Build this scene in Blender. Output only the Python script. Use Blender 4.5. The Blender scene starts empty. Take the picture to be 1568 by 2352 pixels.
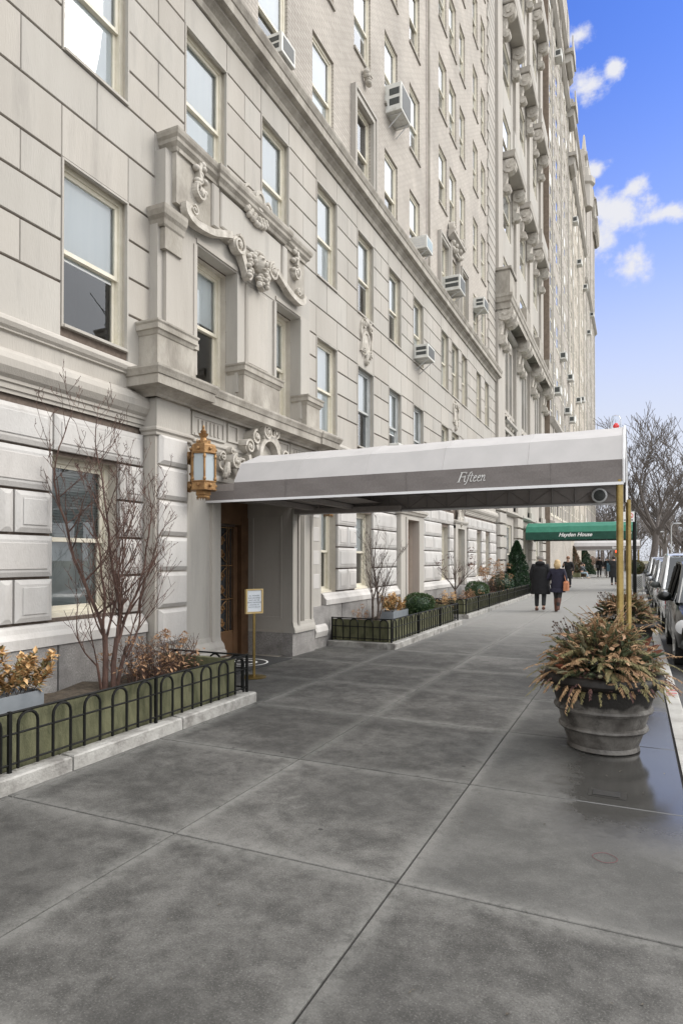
import bpy, math, random
from mathutils import Vector, Matrix
R = math.radians; sin = math.sin; cos = math.cos; PI = math.pi
S = bpy.context.scene
COL = S.collection

# ---------------------------------------------------------------- camera, sky, sun, exposure
cd = bpy.data.cameras.new('camera'); cam = bpy.data.objects.new('camera', cd); COL.objects.link(cam)
cam.location = (0, 0, 1.6); cam.rotation_euler = (R(90.6), 0, math.atan(674/1463))
cd.sensor_fit = 'VERTICAL'; cd.sensor_height = 36; cd.lens = 36*1463/2352; cd.shift_y = .0398
cd.clip_start = .05; cd.clip_end = 3000
S.camera = cam
S.view_settings.view_transform = 'Standard'; S.view_settings.look = 'None'
S.view_settings.gamma = 1; S.view_settings.exposure = 0.68
SUN_EL, SUN_AZ = 38, 62           # azimuth from +Y (down the street) towards +X
sd = bpy.data.lights.new('sun', 'SUN'); so = bpy.data.objects.new('sun', sd); COL.objects.link(so)
sd.energy = 1.25; sd.angle = R(26); sd.color = (1, .95, .88)
sdir = Vector((sin(R(SUN_AZ))*cos(R(SUN_EL)), cos(R(SUN_AZ))*cos(R(SUN_EL)), sin(R(SUN_EL))))
so.rotation_euler = sdir.to_track_quat('Z', 'Y').to_euler()
so.location = (20, 0, 60)

W = bpy.data.worlds.new('World'); S.world = W; W.use_nodes = True
nt = W.node_tree; nt.nodes.clear()
def N(t, **k):
    n = nt.nodes.new(t)
    for a, b in k.items(): setattr(n, a, b)
    return n
def L(a, b): nt.links.new(a, b)
def M(op, a, b=None, clamp=False):
    n = N('ShaderNodeMath', operation=op, use_clamp=clamp)
    for i, v in enumerate((a, b)):
        if v is None: continue
        if isinstance(v, (int, float)): n.inputs[i].default_value = v
        else: L(v, n.inputs[i])
    return n.outputs[0]
def MIX(f, a, b):
    n = N('ShaderNodeMix', data_type='RGBA')
    for i, v in ((0, f), (6, a), (7, b)):
        if isinstance(v, (int, float)): n.inputs[i].default_value = v
        elif isinstance(v, tuple): n.inputs[i].default_value = (*v, 1)
        else: L(v, n.inputs[i])
    return n.outputs[2]
def SMO(x, a, b):
    n = N('ShaderNodeMapRange', interpolation_type='SMOOTHSTEP')
    L(x, n.inputs[0]); n.inputs[1].default_value = a; n.inputs[2].default_value = b
    return n.outputs[0]
out = N('ShaderNodeOutputWorld'); bg = N('ShaderNodeBackground'); bg.inputs[1].default_value = .1
L(bg.outputs[0], out.inputs[0])
sky = N('ShaderNodeTexSky', sky_type='NISHITA', sun_disc=False, sun_elevation=R(SUN_EL), sun_rotation=R(SUN_AZ))
sky.air_density = 1.0; sky.dust_density = .6; sky.ozone_density = 2.5
tc = N('ShaderNodeTexCoord'); sep = N('ShaderNodeSeparateXYZ'); L(tc.outputs['Generated'], sep.inputs[0])
dx, dy, dz = sep.outputs
dys = M('MAXIMUM', dy, .02)
px = M('DIVIDE', dx, dys); pz = M('DIVIDE', dz, dys)
cmb = N('ShaderNodeCombineXYZ'); L(px, cmb.inputs[0]); L(pz, cmb.inputs[2])
nz = N('ShaderNodeTexNoise'); nz.inputs['Scale'].default_value = 22; nz.inputs['Detail'].default_value = 7; nz.inputs['Roughness'].default_value = .62
L(cmb.outputs[0], nz.inputs['Vector'])
nz2 = N('ShaderNodeTexNoise'); nz2.inputs['Scale'].default_value = 9; nz2.inputs['Detail'].default_value = 3
L(cmb.outputs[0], nz2.inputs['Vector'])
best = None
for (cx, cz, rx, rz) in [(-.060, .700, .026, .026), (-.026, .712, .015, .02), (-.075, .775, .022, .022), (-.05, .572, .02, .013), (-.022, .505, .05, .04),
                         (-.048, .47, .03, .035), (.0, .53, .025, .02), (.05, .487, .042, .016), (-.004, .425, .026, .024), (.30, .35, .1, .04), (.16, .62, .07, .04)]:
    a = M('DIVIDE', M('SUBTRACT', px, cx), rx); b = M('DIVIDE', M('SUBTRACT', pz, cz), rz)
    d = M('SUBTRACT', 1.0, M('SQRT', M('ADD', M('MULTIPLY', a, a), M('MULTIPLY', b, b))))
    best = d if best is None else M('MAXIMUM', best, d)
dens = M('ADD', M('MULTIPLY', best, .85), M('MULTIPLY', M('SUBTRACT', nz.outputs[0], .44), 3.0))
dens = M('ADD', dens, M('MULTIPLY', M('SUBTRACT', nz2.outputs[0], .5), .8))
cl = SMO(dens, .0, .95)
cl = M('MULTIPLY', cl, SMO(best, -.9, -.1))
# the clear patch of the sky over the far end of the street; cloud cover everywhere else
dot = M('ADD', M('MULTIPLY', dy, .865), M('ADD', M('MULTIPLY', dz, .50), M('MULTIPLY', dx, .03)))
cover = M('MAXIMUM', SMO(dot, .86, .70), SMO(px, .09, .26))
skyc = N('ShaderNodeMix', data_type='RGBA', blend_type='MULTIPLY'); skyc.inputs[0].default_value = 1
L(sky.outputs[0], skyc.inputs[6]); skyc.inputs[7].default_value = (.58, .80, 1.50, 1)
low = SMO(dz, .66, .05)
blue = MIX(M('MULTIPLY', low, .93), skyc.outputs[2], (4.3, 4.75, 5.7))
blue = MIX(M('MULTIPLY', SMO(dz, .44, .04), .85), blue, (5.0, 5.15, 5.5))
c1 = MIX(cl, blue, (5.2, 5.25, 5.6))
ov = M('ADD', M('MULTIPLY', M('MAXIMUM', dz, 0), 1.0), .70)
ovn = N('ShaderNodeTexNoise'); ovn.inputs['Scale'].default_value = 2.2; ovn.inputs['Detail'].default_value = 4; L(tc.outputs['Generated'], ovn.inputs['Vector'])
ovc = N('ShaderNodeMix', data_type='RGBA', blend_type='MULTIPLY'); ovc.inputs[0].default_value = 1
ovc.inputs[6].default_value = (10.4, 10.5, 10.7, 1)
vv = M('MULTIPLY', ov, M('ADD', M('MULTIPLY', ovn.outputs[0], .5), .75)); L(vv, ovc.inputs[7])
L(MIX(cover, c1, ovc.outputs[2]), bg.inputs[0])

# ---------------------------------------------------------------- materials
MATS = {}
def mat(name, c1, c2=None, scale=8, rough=.7, bump=0, metal=0, detail=5, c3=None, s3=1.2, spec=.5, stretch=(1, 1, 1), rvar=0, bscale=None, coat=0, f3=(.45, .7)):
    if name in MATS: return MATS[name]
    m = bpy.data.materials.new(name); m.use_nodes = True; MATS[name] = m
    t = m.node_tree; n = t.nodes; l = t.links; p = n['Principled BSDF']
    p.inputs['Roughness'].default_value = rough; p.inputs['Metallic'].default_value = metal
    p.inputs['Specular IOR Level'].default_value = spec; p.inputs['Coat Weight'].default_value = coat
    p.inputs['Base Color'].default_value = (*c1, 1)
    tcn = n.new('ShaderNodeTexCoord'); mp = n.new('ShaderNodeMapping'); mp.inputs['Scale'].default_value = stretch
    l.new(tcn.outputs['Object'], mp.inputs[0])
    nn = n.new('ShaderNodeTexNoise'); nn.inputs['Scale'].default_value = scale; nn.inputs['Detail'].default_value = detail; nn.inputs['Roughness'].default_value = .6
    l.new(mp.outputs[0], nn.inputs['Vector'])
    if c2 is not None:
        r = n.new('ShaderNodeValToRGB'); r.color_ramp.elements[0].position = .32; r.color_ramp.elements[1].position = .68
        r.color_ramp.elements[0].color = (*c1, 1); r.color_ramp.elements[1].color = (*c2, 1)
        l.new(nn.outputs[0], r.inputs[0]); last = r.outputs[0]
        if c3 is not None:
            n3 = n.new('ShaderNodeTexNoise'); n3.inputs['Scale'].default_value = s3; n3.inputs['Detail'].default_value = 6; n3.inputs['Roughness'].default_value = .65
            l.new(mp.outputs[0], n3.inputs['Vector'])
            mr = n.new('ShaderNodeMapRange'); mr.inputs[1].default_value = f3[0]; mr.inputs[2].default_value = f3[1]; l.new(n3.outputs[0], mr.inputs[0])
            mx = n.new('ShaderNodeMix'); mx.data_type = 'RGBA'; l.new(mr.outputs[0], mx.inputs[0]); l.new(last, mx.inputs[6]); mx.inputs[7].default_value = (*c3, 1)
            last = mx.outputs[2]
        l.new(last, p.inputs['Base Color'])
    if rvar:
        mr = n.new('ShaderNodeMapRange'); mr.inputs[3].default_value = rough-rvar; mr.inputs[4].default_value = rough+rvar
        l.new(nn.outputs[0], mr.inputs[0]); l.new(mr.outputs[0], p.inputs['Roughness'])
    if bump:
        nb = n.new('ShaderNodeTexNoise'); nb.inputs['Scale'].default_value = bscale or scale*4; nb.inputs['Detail'].default_value = 4
        l.new(mp.outputs[0], nb.inputs['Vector'])
        b = n.new('ShaderNodeBump'); b.inputs['Strength'].default_value = bump; b.inputs['Distance'].default_value = .02
        l.new(nb.outputs[0], b.inputs['Height']); l.new(b.outputs[0], p.inputs['Normal'])
    return m
def island(m, amt=.07):
    t = m.node_tree; n = t.nodes; l = t.links; p = n['Principled BSDF']; src = p.inputs['Base Color'].links[0].from_socket
    g = n.new('ShaderNodeNewGeometry'); mr = n.new('ShaderNodeMapRange'); mr.inputs[3].default_value = 1-amt; mr.inputs[4].default_value = 1+amt*.6; l.new(g.outputs['Random Per Island'], mr.inputs[0])
    wn = n.new('ShaderNodeTexWhiteNoise'); wn.noise_dimensions = '1D'; l.new(g.outputs['Random Per Island'], wn.inputs['W']); hx = n.new('ShaderNodeMix'); hx.data_type = 'RGBA'; l.new(wn.outputs['Value'], hx.inputs[0]); hx.inputs[6].default_value = (1.012, .995, .975, 1); hx.inputs[7].default_value = (.985, .99, .988, 1); hm = n.new('ShaderNodeMix'); hm.data_type = 'RGBA'; hm.blend_type = 'MULTIPLY'; hm.inputs[0].default_value = 1; l.new(src, hm.inputs[6]); l.new(hx.outputs[2], hm.inputs[7]); src = hm.outputs[2]
    mx = n.new('ShaderNodeMix'); mx.data_type = 'RGBA'; mx.blend_type = 'MULTIPLY'; mx.inputs[0].default_value = 1; l.new(src, mx.inputs[6]); l.new(mr.outputs[0], mx.inputs[7]); l.new(mx.outputs[2], p.inputs['Base Color']); return m
LIME = mat('limestone', (.375, .352, .318), (.47, .447, .41), 1.6, .8, .25, c3=(.26, .245, .225), s3=3.2, stretch=(1, 1, .14), bscale=90, f3=(.52, .86))
LIME2 = mat('limestone_grey', (.465, .45, .435), (.57, .557, .54), 2.2, .82, .2, c3=(.36, .345, .325), s3=2.6, bscale=60, f3=(.50, .85), stretch=(1, 1, .5))
LIMED = mat('limestone_weathered', (.29, .265, .225), (.46, .43, .38), 3.0, .85, .35, c3=(.20, .18, .155), s3=2.4, stretch=(1, 1, .5), bscale=40, f3=(.45, .75))
LIMER = mat('reveal_limestone', (.43, .395, .34), (.52, .485, .43), 4, .85, .2)
CARVE = mat('carved_limestone', (.40, .37, .32), (.60, .565, .51), 7, .85, .3, c3=(.26, .235, .20), s3=6, bscale=60, f3=(.5, .8))
island(LIME); island(LIME2, .05)
MORT = mat('mortar', (.11, .085, .07), (.17, .135, .11), 20, .95)
GRAN = mat('granite', (.20, .19, .18), (.40, .385, .37), 60, .6, .15, c3=(.17, .16, .155), s3=2.5, detail=8)
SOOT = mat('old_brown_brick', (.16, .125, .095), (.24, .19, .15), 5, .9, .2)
FRAME = mat('cream_paint', (.62, .58, .47), (.70, .66, .56), 6, .5)
FRAMEG = mat('grey_window_paint', (.42, .43, .42), (.50, .51, .50), 6, .5)
DARKIN = mat('dark_room', (.035, .033, .032), (.06, .055, .05), 3, .9)
BLIND = mat('white_blind', (.84, .86, .87), (.90, .91, .91), 3, .6, stretch=(1, 4, .2))
SLAT = mat('grey_slats', (.42, .46, .46), (.52, .56, .56), 5, .5)
BLACK = mat('black_iron', (.005, .0055, .005), (.012, .012, .011), 20, .55, .1, spec=.18)
BRASS = mat('brass', (.25, .18, .065), (.36, .265, .105), 9, .36, .1, .9, rvar=.1)
GOLDP = mat('antique_gold', (.22, .12, .055), (.40, .245, .11), 14, .5, .25, .75)
STEEL = mat('pale_steel', (.55, .56, .56), (.62, .63, .62), 8, .45, 0, .3)
DKMETAL = mat('dark_grille', (.04, .045, .045), (.07, .075, .07), 30, .5)
ACW = mat('ac_casing', (.58, .58, .54), (.68, .68, .65), 7, .5, c3=(.40, .38, .33), s3=5, f3=(.55, .8))
CANVT = mat('canopy_top_cloth', (.44, .428, .422), (.49, .475, .468), 3, .75, .1, bscale=300, spec=.3)
CANVB = mat('shaded_band_cloth', (.18, .163, .156), (.22, .20, .192), 60, .8, .1, bscale=300, spec=.2)  # same cloth as the top, its shade on the upright band painted in
CANVU = mat('canopy_lining', (.30, .272, .258), (.34, .312, .295), 20, .85, spec=.2)
PIPING = mat('white_piping', (.78, .78, .79), None, rough=.6)
GREENT = mat('green_cloth', (.015, .15, .09), (.025, .19, .12), 5, .6)
GREENB = mat('shaded_green_cloth', (.006, .055, .035), (.01, .075, .05), 5, .7)  # shaded copy of the green cloth, darkened by colour for the upright band
WHITE = mat('white_lettering', (.85, .85, .83), None, rough=.6)
INK = mat('ink', (.12, .13, .16), None, rough=.6)
BURLAP = mat('green_burlap', (.075, .078, .040), (.18, .178, .10), 9, .95, .5, c3=(.05, .055, .02), s3=5, stretch=(1, 1.2, .35), bscale=140, f3=(.5, .8))
KERB = mat('kerb_stone', (.27, .26, .24), (.42, .41, .385), 5, .8, .4, c3=(.12, .11, .10), s3=4, f3=(.46, .72), bscale=50)
BARK = mat('red_brown_bark', (.045, .025, .02), (.14, .078, .058), 25, .8, .4, stretch=(1, 1, .3))
BARKD = mat('dark_bark', (.055, .04, .033), (.12, .09, .075), 20, .85, .3)
BARKG = mat('grey_bark', (.10, .086, .078), (.17, .148, .135), 6, .9, .3)
SOIL = mat('soil', (.04, .03, .02), (.09, .07, .05), 15, .95, .6)
LEAFG = mat('boxwood_leaf', (.018, .045, .010), (.06, .105, .028), 12, .55)
LEAFD = mat('holly_leaf', (.010, .032, .014), (.035, .075, .030), 9, .35)
TAN = mat('dried_tan_leaf', (.42, .24, .10), (.66, .45, .22), 18, .6)
TAN2 = mat('dried_fern', (.19, .105, .05), (.46, .30, .16), 12, .75)
OLIVE = mat('olive_fern', (.13, .115, .045), (.25, .215, .10), 12, .75)
SPRUCE = mat('spruce_needles', (.035, .05, .022), (.105, .125, .062), 20, .75)
SPRUCEP = mat('pale_spruce_needles', (.16, .15, .085), (.27, .24, .15), 20, .75)
RUST = mat('magnolia_leaf', (.11, .03, .015), (.19, .06, .03), 8, .5)
CURL = mat('curled_dry_leaf', (.14, .06, .03), (.46, .30, .17), 22, .7)
PLUM = mat('plum_bracken', (.07, .03, .03), (.13, .065, .055), 12, .8)
HYD = mat('dried_hydrangea', (.22, .12, .06), (.44, .27, .15), 25, .85)
URN = mat('weathered_urn', (.085, .077, .068), (.175, .165, .15), 4.5, .55, .35, c3=(.035, .03, .026), s3=4.2, f3=(.44, .62), bscale=40, detail=9)
def stain(m, z0, z1, col, s=6):
    t = m.node_tree; n = t.nodes; l = t.links; p = n['Principled BSDF']; src = p.inputs['Base Color'].links[0].from_socket
    g = n.new('ShaderNodeNewGeometry'); sp = n.new('ShaderNodeSeparateXYZ'); l.new(g.outputs['Position'], sp.inputs[0])
    q = n.new('ShaderNodeTexNoise'); q.inputs['Scale'].default_value = s; q.inputs['Detail'].default_value = 5; l.new(g.outputs['Position'], q.inputs['Vector'])
    a = n.new('ShaderNodeMath'); a.operation = 'MULTIPLY_ADD'; l.new(q.outputs[0], a.inputs[0]); a.inputs[1].default_value = .28; l.new(sp.outputs[2], a.inputs[2])
    mr = n.new('ShaderNodeMapRange'); mr.interpolation_type = 'SMOOTHSTEP'; l.new(a.outputs[0], mr.inputs[0]); mr.inputs[1].default_value = z0+.14; mr.inputs[2].default_value = z1+.14
    mx = n.new('ShaderNodeMix'); mx.data_type = 'RGBA'; l.new(mr.outputs[0], mx.inputs[0]); l.new(src, mx.inputs[6]); mx.inputs[7].default_value = (*col, 1); l.new(mx.outputs[2], p.inputs['Base Color'])
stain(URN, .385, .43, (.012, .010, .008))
URNRIM = mat('wet_urn_rim', (.007, .006, .005), (.018, .015, .013), 6, .45, .3, spec=.2)
BOXG = mat('grey_box', (.17, .19, .21), (.22, .24, .26), 7, .5)
WOOD = mat('varnished_wood', (.22, .085, .03), (.34, .14, .05), 3, .4, stretch=(8, 8, .4))
DOORW = mat('bronze_door', (.14, .078, .042), (.21, .12, .065), 4, .4, 0, .4)
MATM = mat('door_mat', (.03, .03, .03), (.05, .05, .05), 80, .95, .5)
TYRE = mat('tyre', (.015, .015, .015), (.03, .03, .03), 20, .8)
CHROME = mat('chrome', (.7, .7, .7), None, rough=.15, metal=1)
LAMPG = mat('lens', (.6, .6, .6), None, rough=.1)
AMBER = mat('amber_lens', (.75, .16, .04), None, rough=.2)
SKIN = mat('skin', (.55, .34, .25), (.60, .38, .28), 10, .6)
NOWR = mat('white_print', (.70, .75, .80), (.80, .84, .88), 2, .3)

def glass(name, tint=(1, 1, 1), boost=1.0, rough=.0, opaque=None):
    m = bpy.data.materials.new(name); m.use_nodes = True; t = m.node_tree; n = t.nodes; n.clear(); l = t.links
    o = n.new('ShaderNodeOutputMaterial'); mx = n.new('ShaderNodeMixShader'); f = n.new('ShaderNodeFresnel'); f.inputs[0].default_value = 1.6
    mm = n.new('ShaderNodeMath'); mm.operation = 'MULTIPLY'; mm.inputs[1].default_value = boost; mm.use_clamp = True
    tr = n.new('ShaderNodeBsdfTransparent'); tr.inputs[0].default_value = (*tint, 1)
    if opaque:
        tr = n.new('ShaderNodeBsdfDiffuse'); tr.inputs[0].default_value = (*opaque, 1)
    gl = n.new('ShaderNodeBsdfGlossy'); gl.inputs['Roughness'].default_value = rough; gl.inputs[0].default_value = (.95, .97, 1, 1)
    l.new(f.outputs[0], mm.inputs[0]); l.new(mm.outputs[0], mx.inputs[0]); l.new(tr.outputs[0], mx.inputs[1]); l.new(gl.outputs[0], mx.inputs[2]); l.new(mx.outputs[0], o.inputs[0])
    return m
GLASS = glass('window_glass', (.90, .93, .93), 1.9)
CGLASS = glass('car_glass', (.10, .13, .12), .9, .02)
FROST = glass('frosted_glass', boost=1, rough=.15, opaque=(.42, .47, .49))
DGLASS = glass('far_glass', boost=1.5, rough=.02, opaque=(.03, .035, .04))
def emis(name, c, s):
    m = bpy.data.materials.new(name); m.use_nodes = True; p = m.node_tree.nodes['Principled BSDF']
    p.inputs['Base Color'].default_value = (*c, 1); p.inputs['Emission Color'].default_value = (*c, 1); p.inputs['Emission Strength'].default_value = s
    return m
REDSIG = emis('red_signal', (1, .06, .02), 3)
REDBULB = mat('red_bulb', (.75, .02, .02), None, rough=.2)

def brickmat(name, c1, c2, mo, sc=1.0, w=.21, h=.07):
    m = bpy.data.materials.new(name); m.use_nodes = True; t = m.node_tree; n = t.nodes; l = t.links; p = n['Principled BSDF']
    tcn = n.new('ShaderNodeTexCoord'); sp = n.new('ShaderNodeSeparateXYZ'); l.new(tcn.outputs['Object'], sp.inputs[0])
    ad = n.new('ShaderNodeMath'); ad.operation = 'ADD'; l.new(sp.outputs[0], ad.inputs[0]); l.new(sp.outputs[1], ad.inputs[1])
    cb = n.new('ShaderNodeCombineXYZ'); l.new(ad.outputs[0], cb.inputs[0]); l.new(sp.outputs[2], cb.inputs[1])
    b = n.new('ShaderNodeTexBrick'); b.inputs['Scale'].default_value = sc; b.inputs['Brick Width'].default_value = w; b.inputs['Row Height'].default_value = h
    b.inputs['Mortar Size'].default_value = .009; b.inputs['Color1'].default_value = (*c1, 1); b.inputs['Color2'].default_value = (*c2, 1); b.inputs['Mortar'].default_value = (*mo, 1)
    l.new(cb.outputs[0], b.inputs['Vector'])
    nn = n.new('ShaderNodeTexNoise'); nn.inputs['Scale'].default_value = .7; nn.inputs['Detail'].default_value = 6; l.new(tcn.outputs['Object'], nn.inputs['Vector'])
    mr = n.new('ShaderNodeMapRange'); mr.inputs[1].default_value = .3; mr.inputs[2].default_value = .7; mr.inputs[3].default_value = .82; mr.inputs[4].default_value = 1.1; l.new(nn.outputs[0], mr.inputs[0])
    mx = n.new('ShaderNodeMix'); mx.data_type = 'RGBA'; mx.blend_type = 'MULTIPLY'; mx.inputs[0].default_value = 1
    l.new(b.outputs[0], mx.inputs[6]); l.new(mr.outputs[0], mx.inputs[7]); l.new(mx.outputs[2], p.inputs['Base Color']); p.inputs['Roughness'].default_value = .85
    bp = n.new('ShaderNodeBump'); bp.inputs['Strength'].default_value = .5; bp.inputs['Distance'].default_value = .01; bp.invert = True
    l.new(b.outputs['Fac'], bp.inputs['Height']); l.new(bp.outputs[0], p.inputs['Normal'])
    return m
BRICK = brickmat('buff_brick', (.44, .40, .355), (.51, .47, .42), (.33, .30, .265))
BRICK2 = brickmat('far_buff_brick', (.39, .355, .315), (.46, .425, .38), (.33, .30, .265))
BRICK3 = brickmat('pale_buff_brick', (.47, .42, .355), (.55, .50, .43), (.42, .38, .32))

def walkmat():
    m = bpy.data.materials.new('sidewalk_concrete'); m.use_nodes = True; t = m.node_tree; n = t.nodes; l = t.links; p = n['Principled BSDF']
    g = n.new('ShaderNodeNewGeometry'); sp = n.new('ShaderNodeSeparateXYZ'); l.new(g.outputs['Position'], sp.inputs[0])
    def m_(op, a, b=None):
        q = n.new('ShaderNodeMath'); q.operation = op
        for i, v in enumerate((a, b)):
            if v is None: continue
            if isinstance(v, (int, float)): q.inputs[i].default_value = v
            else: l.new(v, q.inputs[i])
        return q.outputs[0]
    def mr(x, a, b, c, d, sm=True):
        q = n.new('ShaderNodeMapRange'); q.interpolation_type = 'SMOOTHSTEP' if sm else 'LINEAR'; l.new(x, q.inputs[0])
        for i, v in enumerate((a, b, c, d)): q.inputs[i+1].default_value = v
        return q.outputs[0]
    fx0 = m_('FLOOR', m_('DIVIDE', m_('ADD', sp.outputs[0], 2.45+13.7), 1.37)); fy0 = m_('FLOOR', m_('DIVIDE', m_('SUBTRACT', sp.outputs[1], 2.99-15.2), 1.52))
    co = n.new('ShaderNodeCombineXYZ'); l.new(m_('MULTIPLY', fx0, .37), co.inputs[2]); l.new(m_('MULTIPLY', fy0, .53), co.inputs[0])
    va = n.new('ShaderNodeVectorMath'); va.operation = 'ADD'; l.new(g.outputs['Position'], va.inputs[0]); l.new(co.outputs[0], va.inputs[1])
    def noise(s, d=6, r=.6, dist=0):
        q = n.new('ShaderNodeTexNoise'); q.inputs['Scale'].default_value = s; q.inputs['Detail'].default_value = d; q.inputs['Roughness'].default_value = r; q.inputs['Distortion'].default_value = dist
        l.new(va.outputs[0] if s < 20 else g.outputs['Position'], q.inputs['Vector']); return q.outputs[0]
    def mix(f, a, b, bt='MIX'):
        q = n.new('ShaderNodeMix'); q.data_type = 'RGBA'; q.blend_type = bt
        for i, v in ((0, f), (6, a), (7, b)):
            if isinstance(v, (int, float)): q.inputs[i].default_value = v
            elif isinstance(v, tuple): q.inputs[i].default_value = (*v, 1)
            else: l.new(v, q.inputs[i])
        return q.outputs[2]
    nA0 = noise(1.5, 10, .74, .3); nA1 = noise(4.3, 9, .78, .2); nA = m_('ADD', m_('MULTIPLY', nA0, .5), m_('MULTIPLY', nA1, .5)); nB = noise(13, 9, .8); nC = noise(110, 3, .8); nD = noise(.55, 3, .5)
    base = mix(mr(nA, .41, .60, 0, 1), (.046, .0445, .041), (.124, .120, .112))
    base = mix(mr(nB, .44, .64, 0, .45), base, (.056, .054, .050))
    base = mix(mr(nC, .54, .68, 0, .5), base, (.24, .235, .22))
    base = mix(mr(nC, .47, .32, 0, .7), base, (.030, .029, .027))
    # dried pale bands along the joints
    fx = m_('ABSOLUTE', m_('SUBTRACT', m_('FRACT', m_('DIVIDE', m_('ADD', sp.outputs[0], 2.45+13.7), 1.37)), .5))
    fy = m_('ABSOLUTE', m_('SUBTRACT', m_('FRACT', m_('DIVIDE', m_('SUBTRACT', sp.outputs[1], 2.99-15.2), 1.52)), .5))
    edge = m_('MAXIMUM', fx, fy)
    e = m_('MULTIPLY', mr(m_('ADD', edge, m_('MULTIPLY', m_('SUBTRACT', nB, .5), .12)), .40, .497, 0, .6), mr(nB, .35, .6, .25, 1))
    base = mix(e, base, (.20, .196, .183))
    # gum spots
    vs = n.new('ShaderNodeTexVoronoi'); vs.inputs['Scale'].default_value = 4.2; vs.inputs['Randomness'].default_value = 1; l.new(g.outputs['Position'], vs.inputs['Vector'])
    sc_ = n.new('ShaderNodeSeparateColor'); l.new(vs.outputs['Color'], sc_.inputs[0])
    base = mix(m_('MULTIPLY', mr(vs.outputs['Distance'], .075, .055, 0, 1), m_('GREATER_THAN', sc_.outputs[0], .80)), base, (.035, .034, .032))
    base = mix(m_('MULTIPLY', mr(vs.outputs['Distance'], .05, .035, 0, .8), m_('LESS_THAN', sc_.outputs[1], .10)), base, (.24, .235, .22))
    # hairline cracks
    v = n.new('ShaderNodeTexVoronoi'); v.feature = 'DISTANCE_TO_EDGE'; v.inputs['Scale'].default_value = 14
    wv = n.new('ShaderNodeVectorMath'); wv.operation = 'ADD'; l.new(g.outputs['Position'], wv.inputs[0])
    nv = n.new('ShaderNodeTexNoise'); nv.inputs['Scale'].default_value = 9; nv.inputs['Detail'].default_value = 3; l.new(g.outputs['Position'], nv.inputs['Vector'])
    ns = n.new('ShaderNodeVectorMath'); ns.operation = 'SCALE'; ns.inputs['Scale'].default_value = .16; l.new(nv.outputs['Color'], ns.inputs[0]); l.new(ns.outputs[0], wv.inputs[1])
    l.new(wv.outputs[0], v.inputs['Vector'])
    cr = m_('MULTIPLY', mr(v.outputs[0], .0, .035, .5, 0), mr(nA, .4, .6, 0, 1))
    base = mix(cr, base, (.07, .068, .064))
    # wet stretch by urn and kerb; colour deepened for the urn's contact shadow
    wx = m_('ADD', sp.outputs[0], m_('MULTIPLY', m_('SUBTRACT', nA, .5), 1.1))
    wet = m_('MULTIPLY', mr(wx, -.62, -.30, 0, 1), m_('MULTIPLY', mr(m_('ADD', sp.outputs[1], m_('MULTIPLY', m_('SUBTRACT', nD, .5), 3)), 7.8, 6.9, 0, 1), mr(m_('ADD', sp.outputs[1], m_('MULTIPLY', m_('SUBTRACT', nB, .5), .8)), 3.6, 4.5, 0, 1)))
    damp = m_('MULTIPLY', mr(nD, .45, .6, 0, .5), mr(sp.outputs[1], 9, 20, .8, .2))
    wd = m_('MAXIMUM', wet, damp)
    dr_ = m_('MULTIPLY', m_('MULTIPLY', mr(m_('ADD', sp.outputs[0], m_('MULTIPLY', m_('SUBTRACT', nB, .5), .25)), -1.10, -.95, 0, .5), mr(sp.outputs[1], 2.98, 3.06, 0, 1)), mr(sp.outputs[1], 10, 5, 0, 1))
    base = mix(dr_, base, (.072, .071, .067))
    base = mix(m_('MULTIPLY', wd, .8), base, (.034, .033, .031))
    sl = n.new('ShaderNodeTexWhiteNoise'); sl.noise_dimensions = '2D'
    cbx = n.new('ShaderNodeCombineXYZ')
    l.new(m_('FLOOR', m_('DIVIDE', m_('ADD', sp.outputs[0], 2.45), 1.37)), cbx.inputs[0]); l.new(m_('FLOOR', m_('DIVIDE', m_('SUBTRACT', sp.outputs[1], 2.99), 1.52)), cbx.inputs[1])
    l.new(cbx.outputs[0], sl.inputs['Vector'])
    base = mix(1.0, base, mr(sl.outputs['Value'], 0, 1, .82, 1.2, False), 'MULTIPLY')
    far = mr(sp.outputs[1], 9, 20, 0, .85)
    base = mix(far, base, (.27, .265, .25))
    l.new(base, p.inputs['Base Color'])
    ro = m_('SUBTRACT', .80, m_('MULTIPLY', wet, .68)); ro = m_('SUBTRACT', ro, m_('MULTIPLY', damp, .12)); ro = m_('ADD', ro, m_('MULTIPLY', m_('SUBTRACT', nB, .5), .25))
    l.new(ro, p.inputs['Roughness']); l.new(m_('ADD', .35, m_('MULTIPLY', wet, .65)), p.inputs['Specular IOR Level'])
    bp = n.new('ShaderNodeBump'); bp.inputs['Strength'].default_value = .6; bp.inputs['Distance'].default_value = .012
    hh = m_('MULTIPLY', m_('ADD', m_('MULTIPLY', nC, .25), nB), m_('SUBTRACT', 1.0, m_('MULTIPLY', wet, .93)))
    l.new(hh, bp.inputs['Height']); l.new(bp.outputs[0], p.inputs['Normal'])
    return m
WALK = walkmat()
ROADM = mat('asphalt', (.045, .045, .045), (.075, .074, .072), 40, .8, .4, c3=(.10, .098, .095), s3=.5)
CURBM = mat('curb_concrete', (.33, .32, .295), (.46, .45, .42), 6, .8, .3, c3=(.22, .21, .19), s3=3, bscale=50)
REDP = mat('red_spray', (.55, .06, .08), (.42, .22, .21), 14, .8)

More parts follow.
